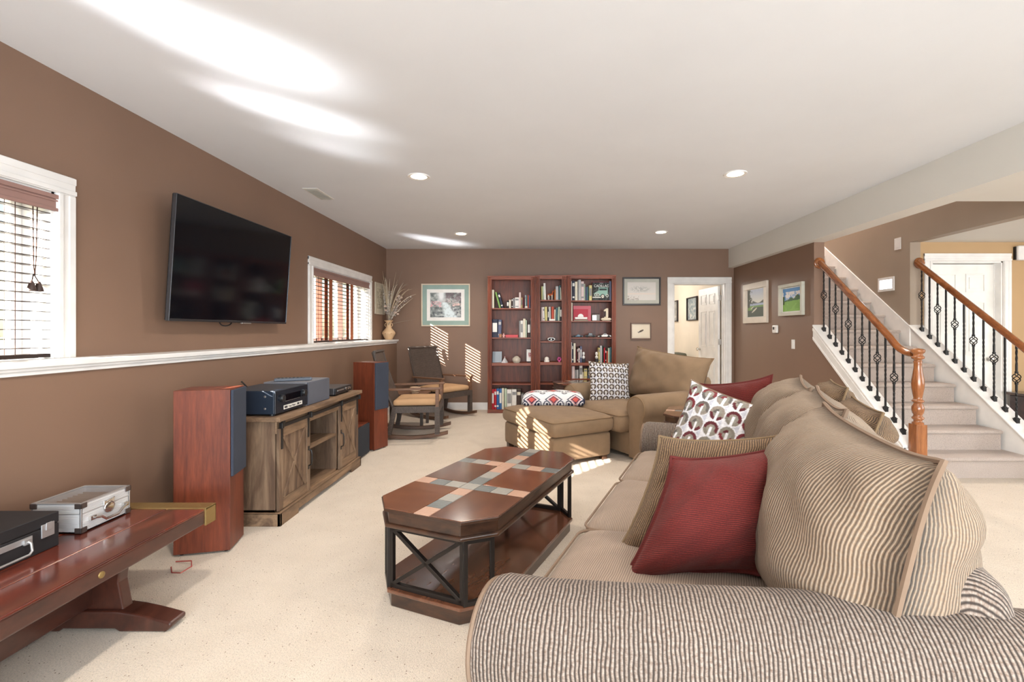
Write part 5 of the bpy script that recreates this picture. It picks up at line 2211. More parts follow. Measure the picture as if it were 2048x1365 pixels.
def rocking_chair(label, loc, rot, group='wicker rocking chairs in the corner'):
    t = thing('rocking_chair', label, 'rocking chair', loc, rot, group)
    hw = .285
    for s in (-1, 1):
        y = s * hw
        b = MB()
        P = []
        for i in range(17):
            x = -.52 + .90 * i / 16
            z = .021 + ((x + .03) ** 2) * .30
            P.append((x, z))
        pts = [(x, z - .02) for x, z in P] + [(x, z + .02) for x, z in P[::-1]]
        b.prism(pts, y - .024, y + .024, axis='y')
        b.build('rocker', M_rocker, t, bevel=.004)
        b = MB()
        uvbar(b, (.255, y, .05), (.255, y, .385), .055, .05)
        b.build('leg', M_wick, t)
        b = MB()
        uvbar(b, (-.30, y, .06), (-.235, y, .385), .05, .05)
        b.build('leg', M_wick, t)
        MB().box(.235, .275, y - .026, y + .026, .38, .585).build('arm_post', M_armwood, t, bevel=.003)
        ar = MB()
        ar.add([(-.36, y - .027, .575), (.30, y - .030, .585), (.30, y + .030, .585), (-.36, y + .027, .575),
                (-.36, y - .027, .598), (.30, y - .030, .608), (.30, y + .030, .608), (-.36, y + .027, .598)],
               [(3, 2, 1, 0), (4, 5, 6, 7), (0, 1, 5, 4), (1, 2, 6, 5), (2, 3, 7, 6), (3, 0, 4, 7)])
        ar.build('armrest', M_armwood, t, bevel=.004)
    b = MB()
    uvbar(b, (.262, -hw, .35), (.262, hw, .35), .075, .04, up=(1, 0, 0))
    uvbar(b, (-.24, -hw, .35), (-.24, hw, .35), .075, .04, up=(1, 0, 0))
    for s in (-1, 1):
        uvbar(b, (-.25, s * hw, .35), (.26, s * hw, .35), .03, .075)
    b.box(-.24, .26, -hw, hw, .37, .38)
    b.build('seat_frame', M_wick, t)
    b, path = softbox(.52, .54, .075, r=.033, n=12, crown=.014, wr=.002, seed=4, bulge=.006)
    b.xf(Matrix.Translation((.0, 0, .385)))
    c_ = weld(b.build('seat_cushion', M_seatpad, t, sharp=0))
    # back: woven panel, slightly curved, between two stiles
    b = MB()
    nz_ = 10
    vs, uv = [], []
    for j in range(nz_ + 1):
        q = j / nz_
        x = -.235 - .24 * q - .02 * math.sin(q * math.pi)
        z = .36 + .665 * q
        w2 = .255 + .012 * q
        for i in range(7):
            y = -w2 + 2 * w2 * i / 6
            xx = x - .018 * (1 - (y / w2) ** 2)
            vs.append((xx, y, z))
            uv.append((y + .5, z))
    F = [(j * 7 + i, j * 7 + i + 1, (j + 1) * 7 + i + 1, (j + 1) * 7 + i) for j in range(nz_) for i in range(6)]
    b.add(vs, F, 0, uv, True)
    b.add([(x - .022, y, z) for x, y, z in vs], [f[::-1] for f in F], 0, uv, True)
    b.build('back_panel', M_wick, t, recalc=False)
    b = MB()
    for s in (-1, 1):
        pts_ = []
        for j in range(nz_ + 1):
            q = j / nz_
            pts_.append((-.245 - .24 * q - .02 * math.sin(q * math.pi), s * (.255 + .012 * q), .34 + .69 * q))
        b.tube(pts_, .02, 6)
    b.tube([(-.475 - .018 * (1 - (i / 4 - 1) ** 2), -.267 + .534 * i / 8, 1.025) for i in range(9)], .02, 6)
    b.build('back_rim', M_wick, t)
    return t


rocking_chair('dark wicker rocking chair with tan pad, half hidden behind the tower loudspeaker', (-1.49, 5.89, 0), R(7))
rocking_chair('dark wicker rocking chair with tan pad facing out of the corner, below the waterfall print', (-1.41, 7.10, 0), R(-36.5))

stb = thing('side_table', 'small wooden side table between the two rocking chairs', 'table', (-1.72, 6.45, 0))
MB().box(-1.98, -1.50, 6.22, 6.62, .42, .445).build('tabletop', M_armwood, stb, world=True, bevel=.004)
b = MB()
uvbar(b, (-1.95, 6.25, .40), (-1.53, 6.25, .40), .04, .03)
uvbar(b, (-1.95, 6.59, .40), (-1.53, 6.59, .40), .04, .03)
b.build('apron', M_wick, stb, world=True)
for x in (-1.94, -1.54):
    for y in (6.26, 6.58):
        uvbar(MB(), (x, y, 0), (x, y, .42), .035, .035).build('leg', M_wick, stb, world=True)
cp = MB().lathe([(0, 0), (.05, 0), (.055, .01), (.02, .014), (.02, .018), (.066, .03), (.07, .075), (.062, .078), (.058, .04), (0, .035)], (-1.66, 6.40, .445), 26)
tag(cp.build('bowl', plain('cork_bowl', (214, 186, 156), .6)), 'small footed wooden bowl on the table between the rocking chairs', 'bowl')

# ---- bookcases ------------------------------------------------------------
YF = 7.37


def bookcase(label, x0, x1, yf, z1, shelves, si=.065, canted=False, thick=None):
    t = thing('bookcase', label, 'bookcase', ((x0 + x1) / 2, yf + .15, 0))
    yb = YB - .005
    for a in (x0, x1 - .02):
        MB().box(a, a + .02, yf + .02, yb, 0, z1 - .01).build('side_panel', M_cherry2, t, world=True)
    MB().box(x0 + .02, x1 - .02, yb - .012, yb, .05, z1 - .03).build('back_panel', M_cherry2, t, world=True)
    # fluted face frame
    for a, sg in ((x0, 1), (x1, -1)):
        b = MB()
        lo, hi = sorted((a, a + sg * si))
        b.box(lo, hi, yf + .008, yf + .03, 0, z1)
        for q in range(3):
            cc_ = a + sg * (si * (.2 + .28 * q))
            b.tube([(cc_, yf + .009, .06), (cc_, yf + .009, z1 - .02)], si * .12, 8)
        b.build('stile', M_cherry2, t, world=True, bevel=.002)
    b = MB()
    b.box(x0, x1, yf + .006, yf + .03, z1 - .06, z1)
    b.box(x0 - .002, x1 + .002, yf, yf + .03, z1 - .018, z1)
    b.box(x0 + .03, x1 - .03, yf + .001, yf + .01, z1 - .05, z1 - .038)
    b.build('top_rail', M_cherryh, t, world=True, bevel=.003)
    b = MB().box(x0, x1, yf + .0, yf + .03, 0, .05)
    b.box(x0 - .001, x1 + .001, yf - .006, yf + .02, 0, .02)
    b.build('bottom_rail', M_cherryh, t, world=True, bevel=.003)
    MB().box(x0, x1, yf + .02, yb, z1 - .03, z1 - .012).build('top_panel', M_cherryh, t, world=True)
    MB().box(x0 + .02, x1 - .02, yf + .03, yb - .012, .035, .052).build('shelf', M_cherryh, t, world=True)
    for k, z in enumerate(shelves):
        th = .045 if thick == k else .02
        y_ = yf + (.008 if thick == k else .035)
        b = MB().box(x0 + si - .01 if thick == k else x0 + .02, x1 - si + .01 if thick == k else x1 - .02, y_, yb - .012, z - th, z)
        b.build('shelf', M_cherryh, t, world=True, bevel=.003)
    MB().lathe([(.004, 0), (.007, .006), (.004, .012), (0, .013)], ((x0 + x1) / 2 - .02, yf + .05, z1), 10).build('brass_pin', M_chrome, t, world=True)
    return t


bL = bookcase('tall cherry bookcase nearest the rocking chairs', -.791, -.055, YF, 2.133, [1.634, 1.175, .779, .453], thick=2)
bM = bookcase('narrow cherry bookcase in the middle of the three', -.053, .438, YF - .02, 2.14, [1.762, 1.435, 1.116, .793, .46], si=.08, thick=3)
bR = bookcase('tall cherry bookcase nearest the framed pencil print', .444, 1.201, YF - .02, 2.145, [1.753, 1.435, 1.176, .784, .535], thick=3)

BOOKC = {
    'cream': (232, 224, 204), 'white': (236, 234, 230), 'pink-white': (228, 206, 204), 'grey': (146, 146, 148), 'pale grey': (190, 190, 192),
    'black': (30, 28, 32), 'navy': (36, 40, 62), 'slate blue': (92, 98, 126), 'blue': (52, 104, 164), 'red': (186, 30, 48), 'maroon': (98, 34, 42),
    'yellow': (216, 204, 140), 'pale green': (190, 206, 184), 'green': (128, 168, 92), 'orange': (214, 120, 60), 'rust': (196, 84, 62),
    'dark brown': (66, 50, 46), 'dark green': (30, 56, 46), 'teal': (74, 110, 116)}
BM = {}


def bmat(c):
    if c not in BM:
        BM[c] = plain('book_cover_' + c.replace(' ', '_').replace('-', '_'), BOOKC[c], .55)
    return BM[c]


M_page = plain('book_pages', (226, 216, 196), .9)
ORD = ['first', 'second', 'third', 'fourth', 'fifth', 'sixth', 'seventh', 'eighth', 'ninth', 'tenth', 'eleventh', 'twelfth', 'thirteenth', 'fourteenth', 'fifteenth', 'sixteenth', 'seventeenth']


def book(xa, xb, ztop, zbot, colr, yf, depth=.17, lean=0, band=None, n=0):
    w = max(.012, xb - xa - .0015)
    h = max(.08, ztop - zbot)
    b = MB()
    c = .0025
    # cover: two boards and a rounded spine
    b.box(0, c, 0, depth, 0, h)
    b.box(w - c, w, 0, depth, 0, h)
    sp = [(w * i / 6, -.006 * math.sin(math.pi * i / 6)) for i in range(7)]
    pts = sp + [(w, .004), (0, .004)]
    b.prism(pts, 0, h)
    b.box(c, w - c, .004, depth - .006, .004, h - .004, 1)
    if band is not None:
        for (f0, f1) in ((.72, .88), (.12, .2)) if n % 3 else ((.3, .8),):
            pts = [(w * .12, -.0075), (w * .88, -.0075), (w * .88, -.002), (w * .12, -.002)]
            pts = [(w * (.1 + .8 * i / 4), -.0066 * math.sin(math.pi * (.1 + .8 * i / 4)) - .0008) for i in range(5)] + [(w * .9, 0), (w * .1, 0)]
            b.prism(pts, h * f0, h * f1, 2)
    if lean:
        M = Matrix.Rotation(-lean, 4, 'Y')   # tips the top towards -x (lean>0)
        b.xf(M)
        mz = min(p.z for p in b.v)
        b.v = [p - Vector((0, 0, mz)) for p in b.v]
    b.xf(Matrix.Translation((xa, yf, zbot + .0005)))
    return b.build('book', [bmat(colr), M_page, bmat(band or 'white')], None, origin=(xa + w / 2, yf + .01, zbot))


def shelf_books(rows, pxy, zbot, case, shelf_name, yoff=.05, group=None):
    """rows: (x0px, x1px, ytop px, colour, lean, band)"""
    tot = {}
    seen = {}
    for r_ in rows:
        tot[r_[3]] = tot.get(r_[3], 0) + 1
    for k, r_ in enumerate(rows):
        xa, xb_, yt, col = r_[:4]
        lean = r_[4] if len(r_) > 4 else 0
        band = r_[5] if len(r_) > 5 else ('grey' if col in ('white', 'cream', 'pale grey', 'yellow', 'pink-white') and k % 2 else ('white' if col in ('navy', 'black', 'dark brown') else None))
        yp = YF + yoff
        X0, Z = px(xa, yt, yp)
        X1_, _ = px(xb_, yt, yp)
        o = book(X0, X1_, Z, zbot, col, yp, lean=lean, band=band, n=k, depth=.19 if Z - zbot > .2 else .14)
        seen[col] = seen.get(col, 0) + 1
        wch = '' if tot[col] == 1 else ORD[seen[col] - 1] + ' '
        side = '' if tot[col] == 1 else ' counting from the window side'
        lab = '%s%s book on the %s of the %s bookcase%s' % (wch, col, shelf_name, case, side)
        tag(o, lab, 'book', group or ('books on the %s of the %s bookcase' % (shelf_name, case)))


L_, M__, R_ = 'rocking-chair-side', 'middle', 'print-side'
shelf_books([(983.4, 988, 580, 'cream'), (998.5, 1002, 584, 'green', .27), (1003, 1007.5, 586, 'navy', .27), (1013.5, 1018.0, 602, 'black'),
             (1018.3, 1022, 600, 'cream'), (1023, 1026, 597, 'dark brown'), (1026, 1029.5, 597, 'grey'), (1030, 1038, 595.5, 'white'), (1038, 1042, 585.4, 'pink-white'),
             (1042.8, 1045, 595.5, 'yellow'), (1045.2, 1048.3, 595.5, 'maroon'), (1049.8, 1052.3, 590.7, 'pale grey'), (1052.4, 1055, 591.2, 'teal'), (1055.2, 1057.8, 590.8, 'rust'),
             (1057.9, 1060.5, 590.8, 'slate blue'), (1062.2, 1064.6, 596, 'orange')], None, 1.634, L_, 'top shelf')
shelf_books([(984, 995.5, 639, 'navy', 0, 'white'), (995.7, 1002.2, 640, 'slate blue', -.03, 'pale grey'), (1038, 1041, 642, 'grey'), (1041.1, 1046, 641.6, 'white'),
             (1046.2, 1051, 638, 'cream'), (1051.2, 1054, 640.6, 'pale green'), (1055, 1060.9, 643.3, 'dark brown'), (1061.2, 1064.6, 637, 'pale grey')], None, 1.175, L_, 'second shelf')
shelf_books([(983.5, 988, 779, 'red', 0, 'white'), (988.5, 993, 779, 'red', 0, 'white'), (993.2, 998, 778, 'blue', 0, 'white'), (998.4, 1003.5, 778, 'blue', 0, 'white'),
             (1003.7, 1008, 777, 'cream'), (1009, 1013.4, 777.5, 'pale green'), (1014, 1023.5, 779.5, 'white', 0, 'grey'), (1024, 1033, 779.5, 'white', 0, 'grey'),
             (1033.5, 1042, 780, 'dark brown', 0, 'cream'), (1042.5, 1047.3, 788, 'grey'), (1049, 1053, 791, 'black'), (1056, 1061, 789, 'cream')], None, .052, L_, 'bottom shelf')
shelf_books([(1082.5, 1084.8, 573, 'yellow'), (1084.9, 1087.6, 573, 'pale green'), (1088.2, 1092.3, 567, 'white', .04), (1109, 1111.3, 579, 'orange'), (1111.5, 1117, 573, 'pale grey'),
             (1117.3, 1120.6, 571.5, 'teal', -.03), (1121, 1123.6, 575.5, 'cream', .06)], None, 1.762, M__, 'top shelf', .03)
shelf_books([(1082.5, 1085.8, 615, 'pink-white'), (1086.2, 1089.5, 615, 'white', .03), (1090.2, 1095, 614.2, 'yellow', .03), (1095.6, 1097.8, 619.5, 'navy'), (1098, 1102.2, 614.2, 'pale grey', .02),
             (1103, 1107.8, 614, 'rust'), (1108.2, 1110.8, 619.5, 'cream', -.02), (1111.2, 1115, 616.3, 'teal', -.02), (1115.5, 1119.4, 614.2, 'pale green', -.03), (1120, 1124, 614.5, 'black')],
            None, 1.435, M__, 'second shelf', .03)
shelf_books([(1083, 1088, 802, 'dark brown'), (1088.5, 1093, 805, 'grey'), (1094, 1099, 800, 'black'), (1099.5, 1104, 804, 'maroon'), (1105, 1110, 801, 'navy')], None, .052, M__, 'bottom shelf', .03)
shelf_books([(1142.2, 1144, 563, 'white'), (1144.4, 1149.7, 562, 'navy', 0, 'white'), (1149.9, 1155, 564, 'cream'), (1155.2, 1157, 561, 'grey'), (1157.2, 1162, 560, 'pale grey'),
             (1162.2, 1168, 563.5, 'pink-white'), (1168.2, 1170.4, 568, 'pale green'), (1171, 1173.6, 574, 'slate blue'), (1173.8, 1176.8, 574, 'teal'), (1178.2, 1184, 571, 'yellow')],
            None, 1.753, R_, 'top shelf', .03)
shelf_books([(1142.2, 1145, 605.6, 'cream')], None, 1.435, R_, 'second shelf', .03)
shelf_books([(1142.2, 1144, 685, 'white'), (1144.2, 1146.6, 688, 'navy'), (1147, 1151.2, 687, 'cream'), (1152, 1154, 699, 'maroon'), (1154.4, 1156.6, 695, 'dark brown'), (1156.8, 1159.6, 697, 'pink-white'),
             (1159.9, 1164.2, 693, 'slate blue', 0, 'pale grey'), (1197, 1200, 696, 'yellow'), (1200.3, 1204.3, 692, 'pale grey'), (1204.5, 1207, 692.4, 'dark green'), (1207.5, 1210.3, 696, 'red'),
             (1210.5, 1212.8, 698.5, 'black'), (1213, 1215.6, 703, 'rust'), (1216, 1219, 696.5, 'pale green'), (1219.3, 1223.5, 695, 'teal')],
            None, .784, R_, 'fourth shelf', .03)
shelf_books([(1143.5, 1149.7, 733, 'pink-white'), (1150, 1153.8, 740, 'grey'), (1154, 1157, 740, 'pale grey'), (1159, 1165, 730.6, 'white'), (1165.3, 1167.4, 745, 'cream'), (1168, 1174.5, 738, 'yellow')],
            None, .535, R_, 'fifth shelf', .03)

YK = YF + .05


def pxb(x, y):
    X, Z = px(x, y, YK)
    return X, Z


# reclining red book
X0, Z0 = pxb(1011, 674)
X1_, _ = pxb(1036, 674)
b = MB().box(X0, X1_, YK, YK + .16, 1.1755, 1.179)
b.box(X0, X1_, YK, YK + .16, 1.213, 1.2165)
b.box(X0, X1_, YK - .004, YK + .004, 1.1755, 1.2165)
b.box(X0 + .004, X1_ - .004, YK + .004, YK + .15, 1.179, 1.213, 1)
tag(b.build('book', [plain('rose_cover', (204, 76, 84), .5), M_page]), 'rose-red book lying flat on the second shelf near the rocking chairs', 'book')
# tan pot, figurine, white lump
X, _ = pxb(1001, 670)
tag(MB().lathe([(0, 0), (.018, 0), (.024, .02), (.022, .05), (.025, .055), (.021, .055), (.019, .01), (0, .008)], (X, YK - .01, 1.1755), 18).build('small_pot', plain('terracotta_pot', (190, 140, 110), .7)),
    'tiny terracotta pot in front of the blue books on the second shelf', 'pot')


def figurine(name, label, X, Y, Z, s, col, cat='figurine'):
    b = MB()
    b.lathe([(0, 0), (.026, 0), (.028, .01), (.018, .03), (.022, .05), (.014, .066), (0, .07)], (X, Y, Z), 16)
    b.lathe([(0, .062), (.012, .066), (.016, .078), (.013, .09), (0, .095)], (X, Y, Z), 14)
    for sg in (-1, 1):
        b.tube([(X + sg * .018, Y, Z + .055), (X + sg * .03, Y - .012, Z + .04), (X + sg * .018, Y - .022, Z + .03)], [.007, .006, .005], 8)
    b.v = [Vector((X, Y, Z)) + (p - Vector((X, Y, Z))) * s for p in b.v]
    return tag(b.build(name, col), label, cat)


X, _ = pxb(1007.5, 670)
figurine('figurine', 'small pink and white figurine beside the flat rose-red book', X, YK - .01, 1.1755, .7, plain('pink_ceramic', (222, 170, 166), .3))
X, _ = pxb(1052.5, 614)
tag(MB().lathe([(0, 0), (.022, 0), (.026, .012), (.018, .028), (0, .034)], (X, YK - .035, 1.6345), 14).build('seashell', plain('shell_white', (236, 230, 222), .35)),
    'small white shell in front of the top-shelf books near the rocking chairs', 'ornament')
# plaque, tent, ginger jar, framed photo
X0, Z0 = pxb(984, 703)
X1_, _ = pxb(1003, 703)
pq = thing('plaque', 'pale blue-grey square plaque leaning on the third bookcase shelf', 'plaque', (X0, YK, .78))
Mq = Matrix.Translation(((X0 + X1_) / 2, YK + .06, .7795)) @ Matrix.Rotation(R(-12), 4, 'X')
MB().box(-(X1_ - X0) / 2, (X1_ - X0) / 2, -.006, .006, 0, .175).xf(Mq).build('plate', plain('plaque_blue', (158, 168, 178), .5), pq, world=True, bevel=.003)
MB().box(-.03, .03, .006, .06, 0, .01).xf(Matrix.Translation(((X0 + X1_) / 2, YK + .06, .7795))).build('foot', M_black, pq, world=True)
X, _ = pxb(1009.5, 720)
b = MB()
for k in range(4):
    a0, a1 = k * math.pi / 2 + .3, (k + 1) * math.pi / 2 + .3
    b.add([(X + .055 * math.cos(a0), YK + .055 * math.sin(a0), .7795), (X + .055 * math.cos(a1), YK + .055 * math.sin(a1), .7795), (X, YK, .775 + .095)], [(0, 1, 2)], 0)
b.lathe([(0, 0), (.01, .003), (.008, .014), (0, .018)], (X, YK, .862), 10, 1)
tag(b.build('paperweight', [plain('pyramid_stone', (206, 204, 206), .25), plain('pink_ceramic', (222, 170, 166), .3)]), 'small white faceted pyramid ornament beside the blue-grey plaque', 'ornament')
X, _ = pxb(1033, 720)
jr = MB().lathe([(0, 0), (.045, 0), (.062, .025), (.066, .05), (.058, .075), (.04, .085), (.04, .09), (.043, .092), (.03, .1), (.02, .105), (0, .108)], (X, YK, .7795), 26)
jr = tag(jr.build('lidded_jar', plain('speckled_stoneware', (196, 186, 172), .4)), 'round speckled lidded jar in the middle of the third bookcase shelf', 'jar')
X, _ = pxb(1060, 710)
fr_ = thing('photo_frame', 'small white matted photo in silver frame at the end of the third shelf', 'picture frame', (X, YK, .7795))
Mq = Matrix.Translation((X, YK + .02, .80)) @ Matrix.Rotation(R(-10), 4, 'X')
MB().frame(-.055, .055, 0, .19, .008, -.008, .006).xf(Mq).build('frame', M_steel, fr_, world=True, bevel=.001)
MB().box(-.05, .05, -.003, .004, .005, .185).xf(Mq).build('mat_board', M_trim, fr_, world=True)
picture('photo', M_art, .05, .075, 14, 18, lambda u, v: mixc(C(120, 30, 44), C(226, 190, 190), vnoise(u, v, 4, 8) > .5), Mq @ Matrix.Translation((0, -.004, .1)) @ Matrix.Rotation(math.pi / 2, 4, 'X'), fr_)
MB().box(-.04, .04, -.01, .08, -.0205, -.012).xf(Matrix.Translation((X, YK + .02, .80))).build('stand', M_black, fr_, world=True)

# horse figure on the top shelf of the middle bookcase
X0, _ = pxb(1101, 590)
hs = thing('horse_figure', 'chestnut toy horse with white legs on the middle bookcase', 'figurine', (X0, YK - .01, 1.7625))
zb_ = 1.7625
b = MB()
b.tube([(X0 - .035, YK, zb_ + .082), (X0 - .01, YK, zb_ + .08), (X0 + .02, YK, zb_ + .083), (X0 + .03, YK, zb_ + .092)], [.016, .02, .019, .014], 10)
b.tube([(X0 + .025, YK, zb_ + .09), (X0 + .034, YK, zb_ + .12), (X0 + .036, YK, zb_ + .137)], [.014, .010, .008], 8)
b.tube([(X0 + .034, YK, zb_ + .138), (X0 + .05, YK, zb_ + .132), (X0 + .058, YK, zb_ + .124)], [.009, .008, .0045], 8)
b.tube([(X0 - .04, YK, zb_ + .088), (X0 - .052, YK, zb_ + .07), (X0 - .054, YK, zb_ + .045)], [.004, .006, .003], 6)
b.build('body', plain('chestnut', (176, 84, 40), .5), hs, world=True)
for lx, ly, kx in ((-.032, -.01, -.006), (-.026, .01, .004), (.02, -.01, .006), (.026, .01, -.004)):
    b = MB().tube([(X0 + lx, YK + ly, zb_ + .075), (X0 + lx + kx, YK + ly, zb_ + .04), (X0 + lx, YK + ly, zb_)], [.009, .0055, .0065], 8)
    b.build('leg', plain('horse_white', (232, 226, 214), .5), hs, world=True)
# small plaque on second shelf
X0, _ = pxb(1104, 640)
tag(MB().box(X0 - .045, X0 + .045, YF + .012, YF + .024, 1.4355, 1.462).xf(Matrix.Identity(4)).build('name_plate', plain('shell_white', (236, 230, 222), .35), bevel=.002),
    'small white plate in front of the books on the middle bookcase', 'ornament')
# oval clock
X0, Z0 = pxb(1102.5, 678.5)
oc = thing('oval_clock', 'small oval silver clock alone on the middle bookcase', 'clock', (X0, YK, 1.1165))
Mo = Matrix.Translation((X0, YK, 1.1165 + .03)) @ Matrix.Rotation(math.pi / 2, 4, 'X') @ Matrix.Diagonal((2.1, 1, 1, 1))
MB().lathe([(.024, -.012), (.03, -.006), (.03, .006), (.025, .012), (.022, .012), (.022, .008)], (0, 0, 0), 28).xf(Mo).build('case', M_steel, oc, world=True)
MB().lathe([(0, .008), (.022, .008), (.022, -.01), (0, -.01)], (0, 0, 0), 28).xf(Mo).build('dial', plain('dial_grey', (86, 86, 88), .4), oc, world=True)
MB().lathe([(0, .010), (.012, .010), (.012, .007), (0, .007)], (0, 0, 0), 20).xf(Matrix.Translation((X0, YK, 1.1465)) @ Matrix.Rotation(math.pi / 2, 4, 'X')).build('dial_centre', M_trim, oc, world=True)
# white skull-like rock & pink flower
X0, _ = pxb(1093.5, 720)
b = MB().lathe([(0, 0), (.042, 0), (.044, .02), (.034, .03), (.036, .05), (.028, .07), (.012, .08), (0, .082)], (X0, YK - .01, .7935), 18)
tag(b.build('bell', plain('shell_white', (236, 230, 222), .35)), 'white china bell on the fourth shelf of the middle bookcase', 'ornament')
X0, _ = pxb(1118.5, 720)
b = MB()
for k in range(6):
    a = k * math.pi / 3
    b.lathe([(0, -.016), (.013, -.008), (.014, .004), (.006, .014), (0, .016)], (X0 + .024 * math.cos(a), YK - .02, .835 + .024 * math.sin(a)), 10)
b.lathe([(0, 0), (.016, 0), (.012, .02), (0, .024)], (X0, YK - .02, .7935), 10)
tag(b.build('pink_flower', plain('pink_glass', (206, 92, 150), .3)), 'pink flower-shaped ornament on the fourth shelf of the middle bookcase', 'ornament')

# large car book, magenta and grey volumes behind
X0, Z0 = pxb(1184.5, 565.5)
X1_, _ = pxb(1219, 599)
cb = thing('display_book', 'black display book with a vintage car on its cover, top shelf', 'book', ((X0 + X1_) / 2, YK, 1.7535))
w_, h_ = X1_ - X0, Z0 - 1.7535
MB().box(X0, X1_, YK - .02, YK, 1.7535, Z0).build('cover', bmat('black'), cb, world=True, bevel=.002)


def carcover(u, v):
    base = (.06 + 0 * u, .07 + 0 * u, .07 + 0 * u)
    nz = vnoise(u, v, 14, 4, 3)
    base = mixc(base, C(70, 78, 74), (nz > .56) * .8)
    roof = (np.abs(u - .62) < .27) & (v > .40) & (v < .72) & ~((v < .66) & (v > .54) & (np.abs(u - .62) < .22))
    base = layer(base, C(132, 170, 160), roof)
    base = layer(base, C(30, 40, 42), (v <= .66) & (v > .54) & (np.abs(u - .62) < .22))
    hood = (u > .10) & (u < .88) & (v > .26) & (v < .50 + .06 * (u > .3)) & (v < .34 + u * .6)
    base = layer(base, C(142, 180, 168), hood)
    base = layer(base, C(220, 222, 214), (v > .14) & (v < .19) & (u < .55))
    for cx, cy, r_ in ((.18, .30, .07), (.33, .31, .07), (.60, .22, .12), (.86, .26, .08)):
        rr = np.hypot((u - cx) * 1.0, (v - cy) * .85)
        base = layer(base, C(214, 216, 206) if r_ < .1 else C(28, 28, 28), rr < r_)
        base = layer(base, C(90, 96, 92) if r_ < .1 else C(226, 222, 210), (rr < r_ * .66))
        base = layer(base, C(40, 44, 44), rr < r_ * .2)
    base = layer(base, C(170, 180, 172), (np.abs(u - .25) < .055) & (v > .24) & (v < .46) & ((u * 90) % 2 < 1.3))
    return base


picture('cover_print', M_art, w_ - .004, h_ - .004, 70, 70, carcover, Matrix.Translation(((X0 + X1_) / 2, YK - .0212, 1.7535 + h_ / 2)) @ Matrix.Rotation(math.pi / 2, 4, 'X'), cb)
for body, sz, zf in (('CADILLAC', .050, .80), ('* * *', .03, .93)):
    tv_, tf_ = text_mesh(body, sz, .0006)
    b = MB().add(tv_, tf_)
    b.xf(Matrix.Translation((X0 + w_ * .52, YK - .0225, 1.7535 + h_ * zf)) @ Matrix.Rotation(math.pi / 2, 4, 'X') @ Matrix.Diagonal((.98, 1.1, 1, 1)))
    b.build('lettering', plain('white_ink', (240, 240, 236), .6), cb, world=True)
tag(MB().box(X0 + .0, X1_ + .02, YK + .03, YK + .06, 1.7535, Z0 + .012).build('box', plain('magenta_board', (150, 24, 60), .5), bevel=.002), 'crimson flat box standing behind the vintage car book', 'box')
Xa, Za = pxb(1219.5, 562)
b = MB().obox((0, 0, .15), (.03, .2, .30)).xf(Matrix.Translation((Xa + .018, YK + .08, 1.7535)) @ Matrix.Rotation(R(-8), 4, 'Z'))
tag(b.build('book', bmat('slate blue'), bevel=.002), 'pale slate-blue book beside the car book, at the end of the top shelf', 'book')

# second shelf right: red display box, radio, tank, number one
X0, Z0 = pxb(1146.5, 612)
X1_, _ = pxb(1182, 641)
db = thing('red_display_box', 'red framed display with a white dome emblem on the print-side bookcase', 'display box', ((X0 + X1_) / 2, YK, 1.4355))
MB().box(X0, X1_, YK + .01, YK + .03, 1.4355, Z0).build('backing', plain('rose_frame', (196, 92, 106), .5), db, world=True, bevel=.002)
MB().box(X0 + .005, X1_ - .045, YK, YK + .01, 1.447, Z0 - .055).build('panel', plain('crimson_panel', (176, 12, 48), .5), db, world=True, bevel=.002)
cx = X0 + .115
b = MB().prism([(.046 * math.cos(math.pi * i / 14), .05 * math.sin(math.pi * i / 14)) for i in range(15)], -.006, .006, axis='y')
b.xf(Matrix.Translation((cx, YK - .006, 1.495))).build('dome', M_trim, db, world=True)
b = MB().box(X0 + .025, X1_ - .06, YK - .03, YK, 1.462, 1.492)
b.build('white_bar', M_trim, db, world=True, bevel=.003)
MB().box(X0 + .01, X1_ - .05, YK - .035, YK + .0, 1.4355, 1.452).build('base', plain('sage_board', (150, 140, 122), .6), db, world=True)
X0, Z0 = pxb(1184, 629.5)
X1_, _ = pxb(1199.5, 641)
rd = thing('toy_radio', 'little grey vintage radio model on the second shelf', 'radio', ((X0 + X1_) / 2, YK, 1.4355))
MB().box(X0, X1_, YK, YK + .05, 1.4355, Z0).build('body', plain('radio_grey', (132, 130, 126), .5), rd, world=True, bevel=.004)
MB().box(X0 + .006, X0 + .07, YK - .002, YK, 1.445, Z0 - .012).build('grille', M_steel, rd, world=True)
MB().tube([(X0 + .005, YK + .025, Z0), (X0 + .008, YK + .025, Z0 + .016), (X1_ - .008, YK + .025, Z0 + .016), (X1_ - .005, YK + .025, Z0)], .003, 6).build('handle', M_black, rd, world=True)
X0, _ = pxb(1212, 630)
tk = thing('tank_trophy', 'cream trophy shaped as a numeral one on a tank-like base', 'trophy', (X0, YK, 1.4355))
b = MB()
hull = [(-.085, .03), (-.075, .012), (.075, .012), (.085, .03), (.06, .045), (-.06, .045)]
b.prism(hull, YK - .03, YK + .03, axis='y')
b.box(-.03, .03, YK - .02, YK + .02, .045, .062)
b.xf(Matrix.Translation((X0, 0, 1.4355))).build('base', plain('trophy_cream', (214, 200, 176), .5), tk, world=True, bevel=.004)
b = MB()
for k in range(6):
    bb = MB().lathe([(.011, -.032), (.011, .032)], (0, 0, 0), 12)
    bb.xf(Matrix.Translation((X0 - .05 + k * .02, YK, 1.4475)) @ Matrix.Rotation(math.pi / 2, 4, 'X'))
    b.add(bb.v, bb.f, 0, None, True)
b.build('track_wheel', plain('trophy_cream2', (190, 176, 152), .5), tk, world=True)
one = [(-.022, 0), (.032, 0), (.032, .135), (.005, .135), (-.035, .11), (-.035, .085), (-.008, .092), (-.008, .0)]
b = MB().prism([(x, z + .060) for x, z in one if True], YK - .012, YK + .012, axis='y')
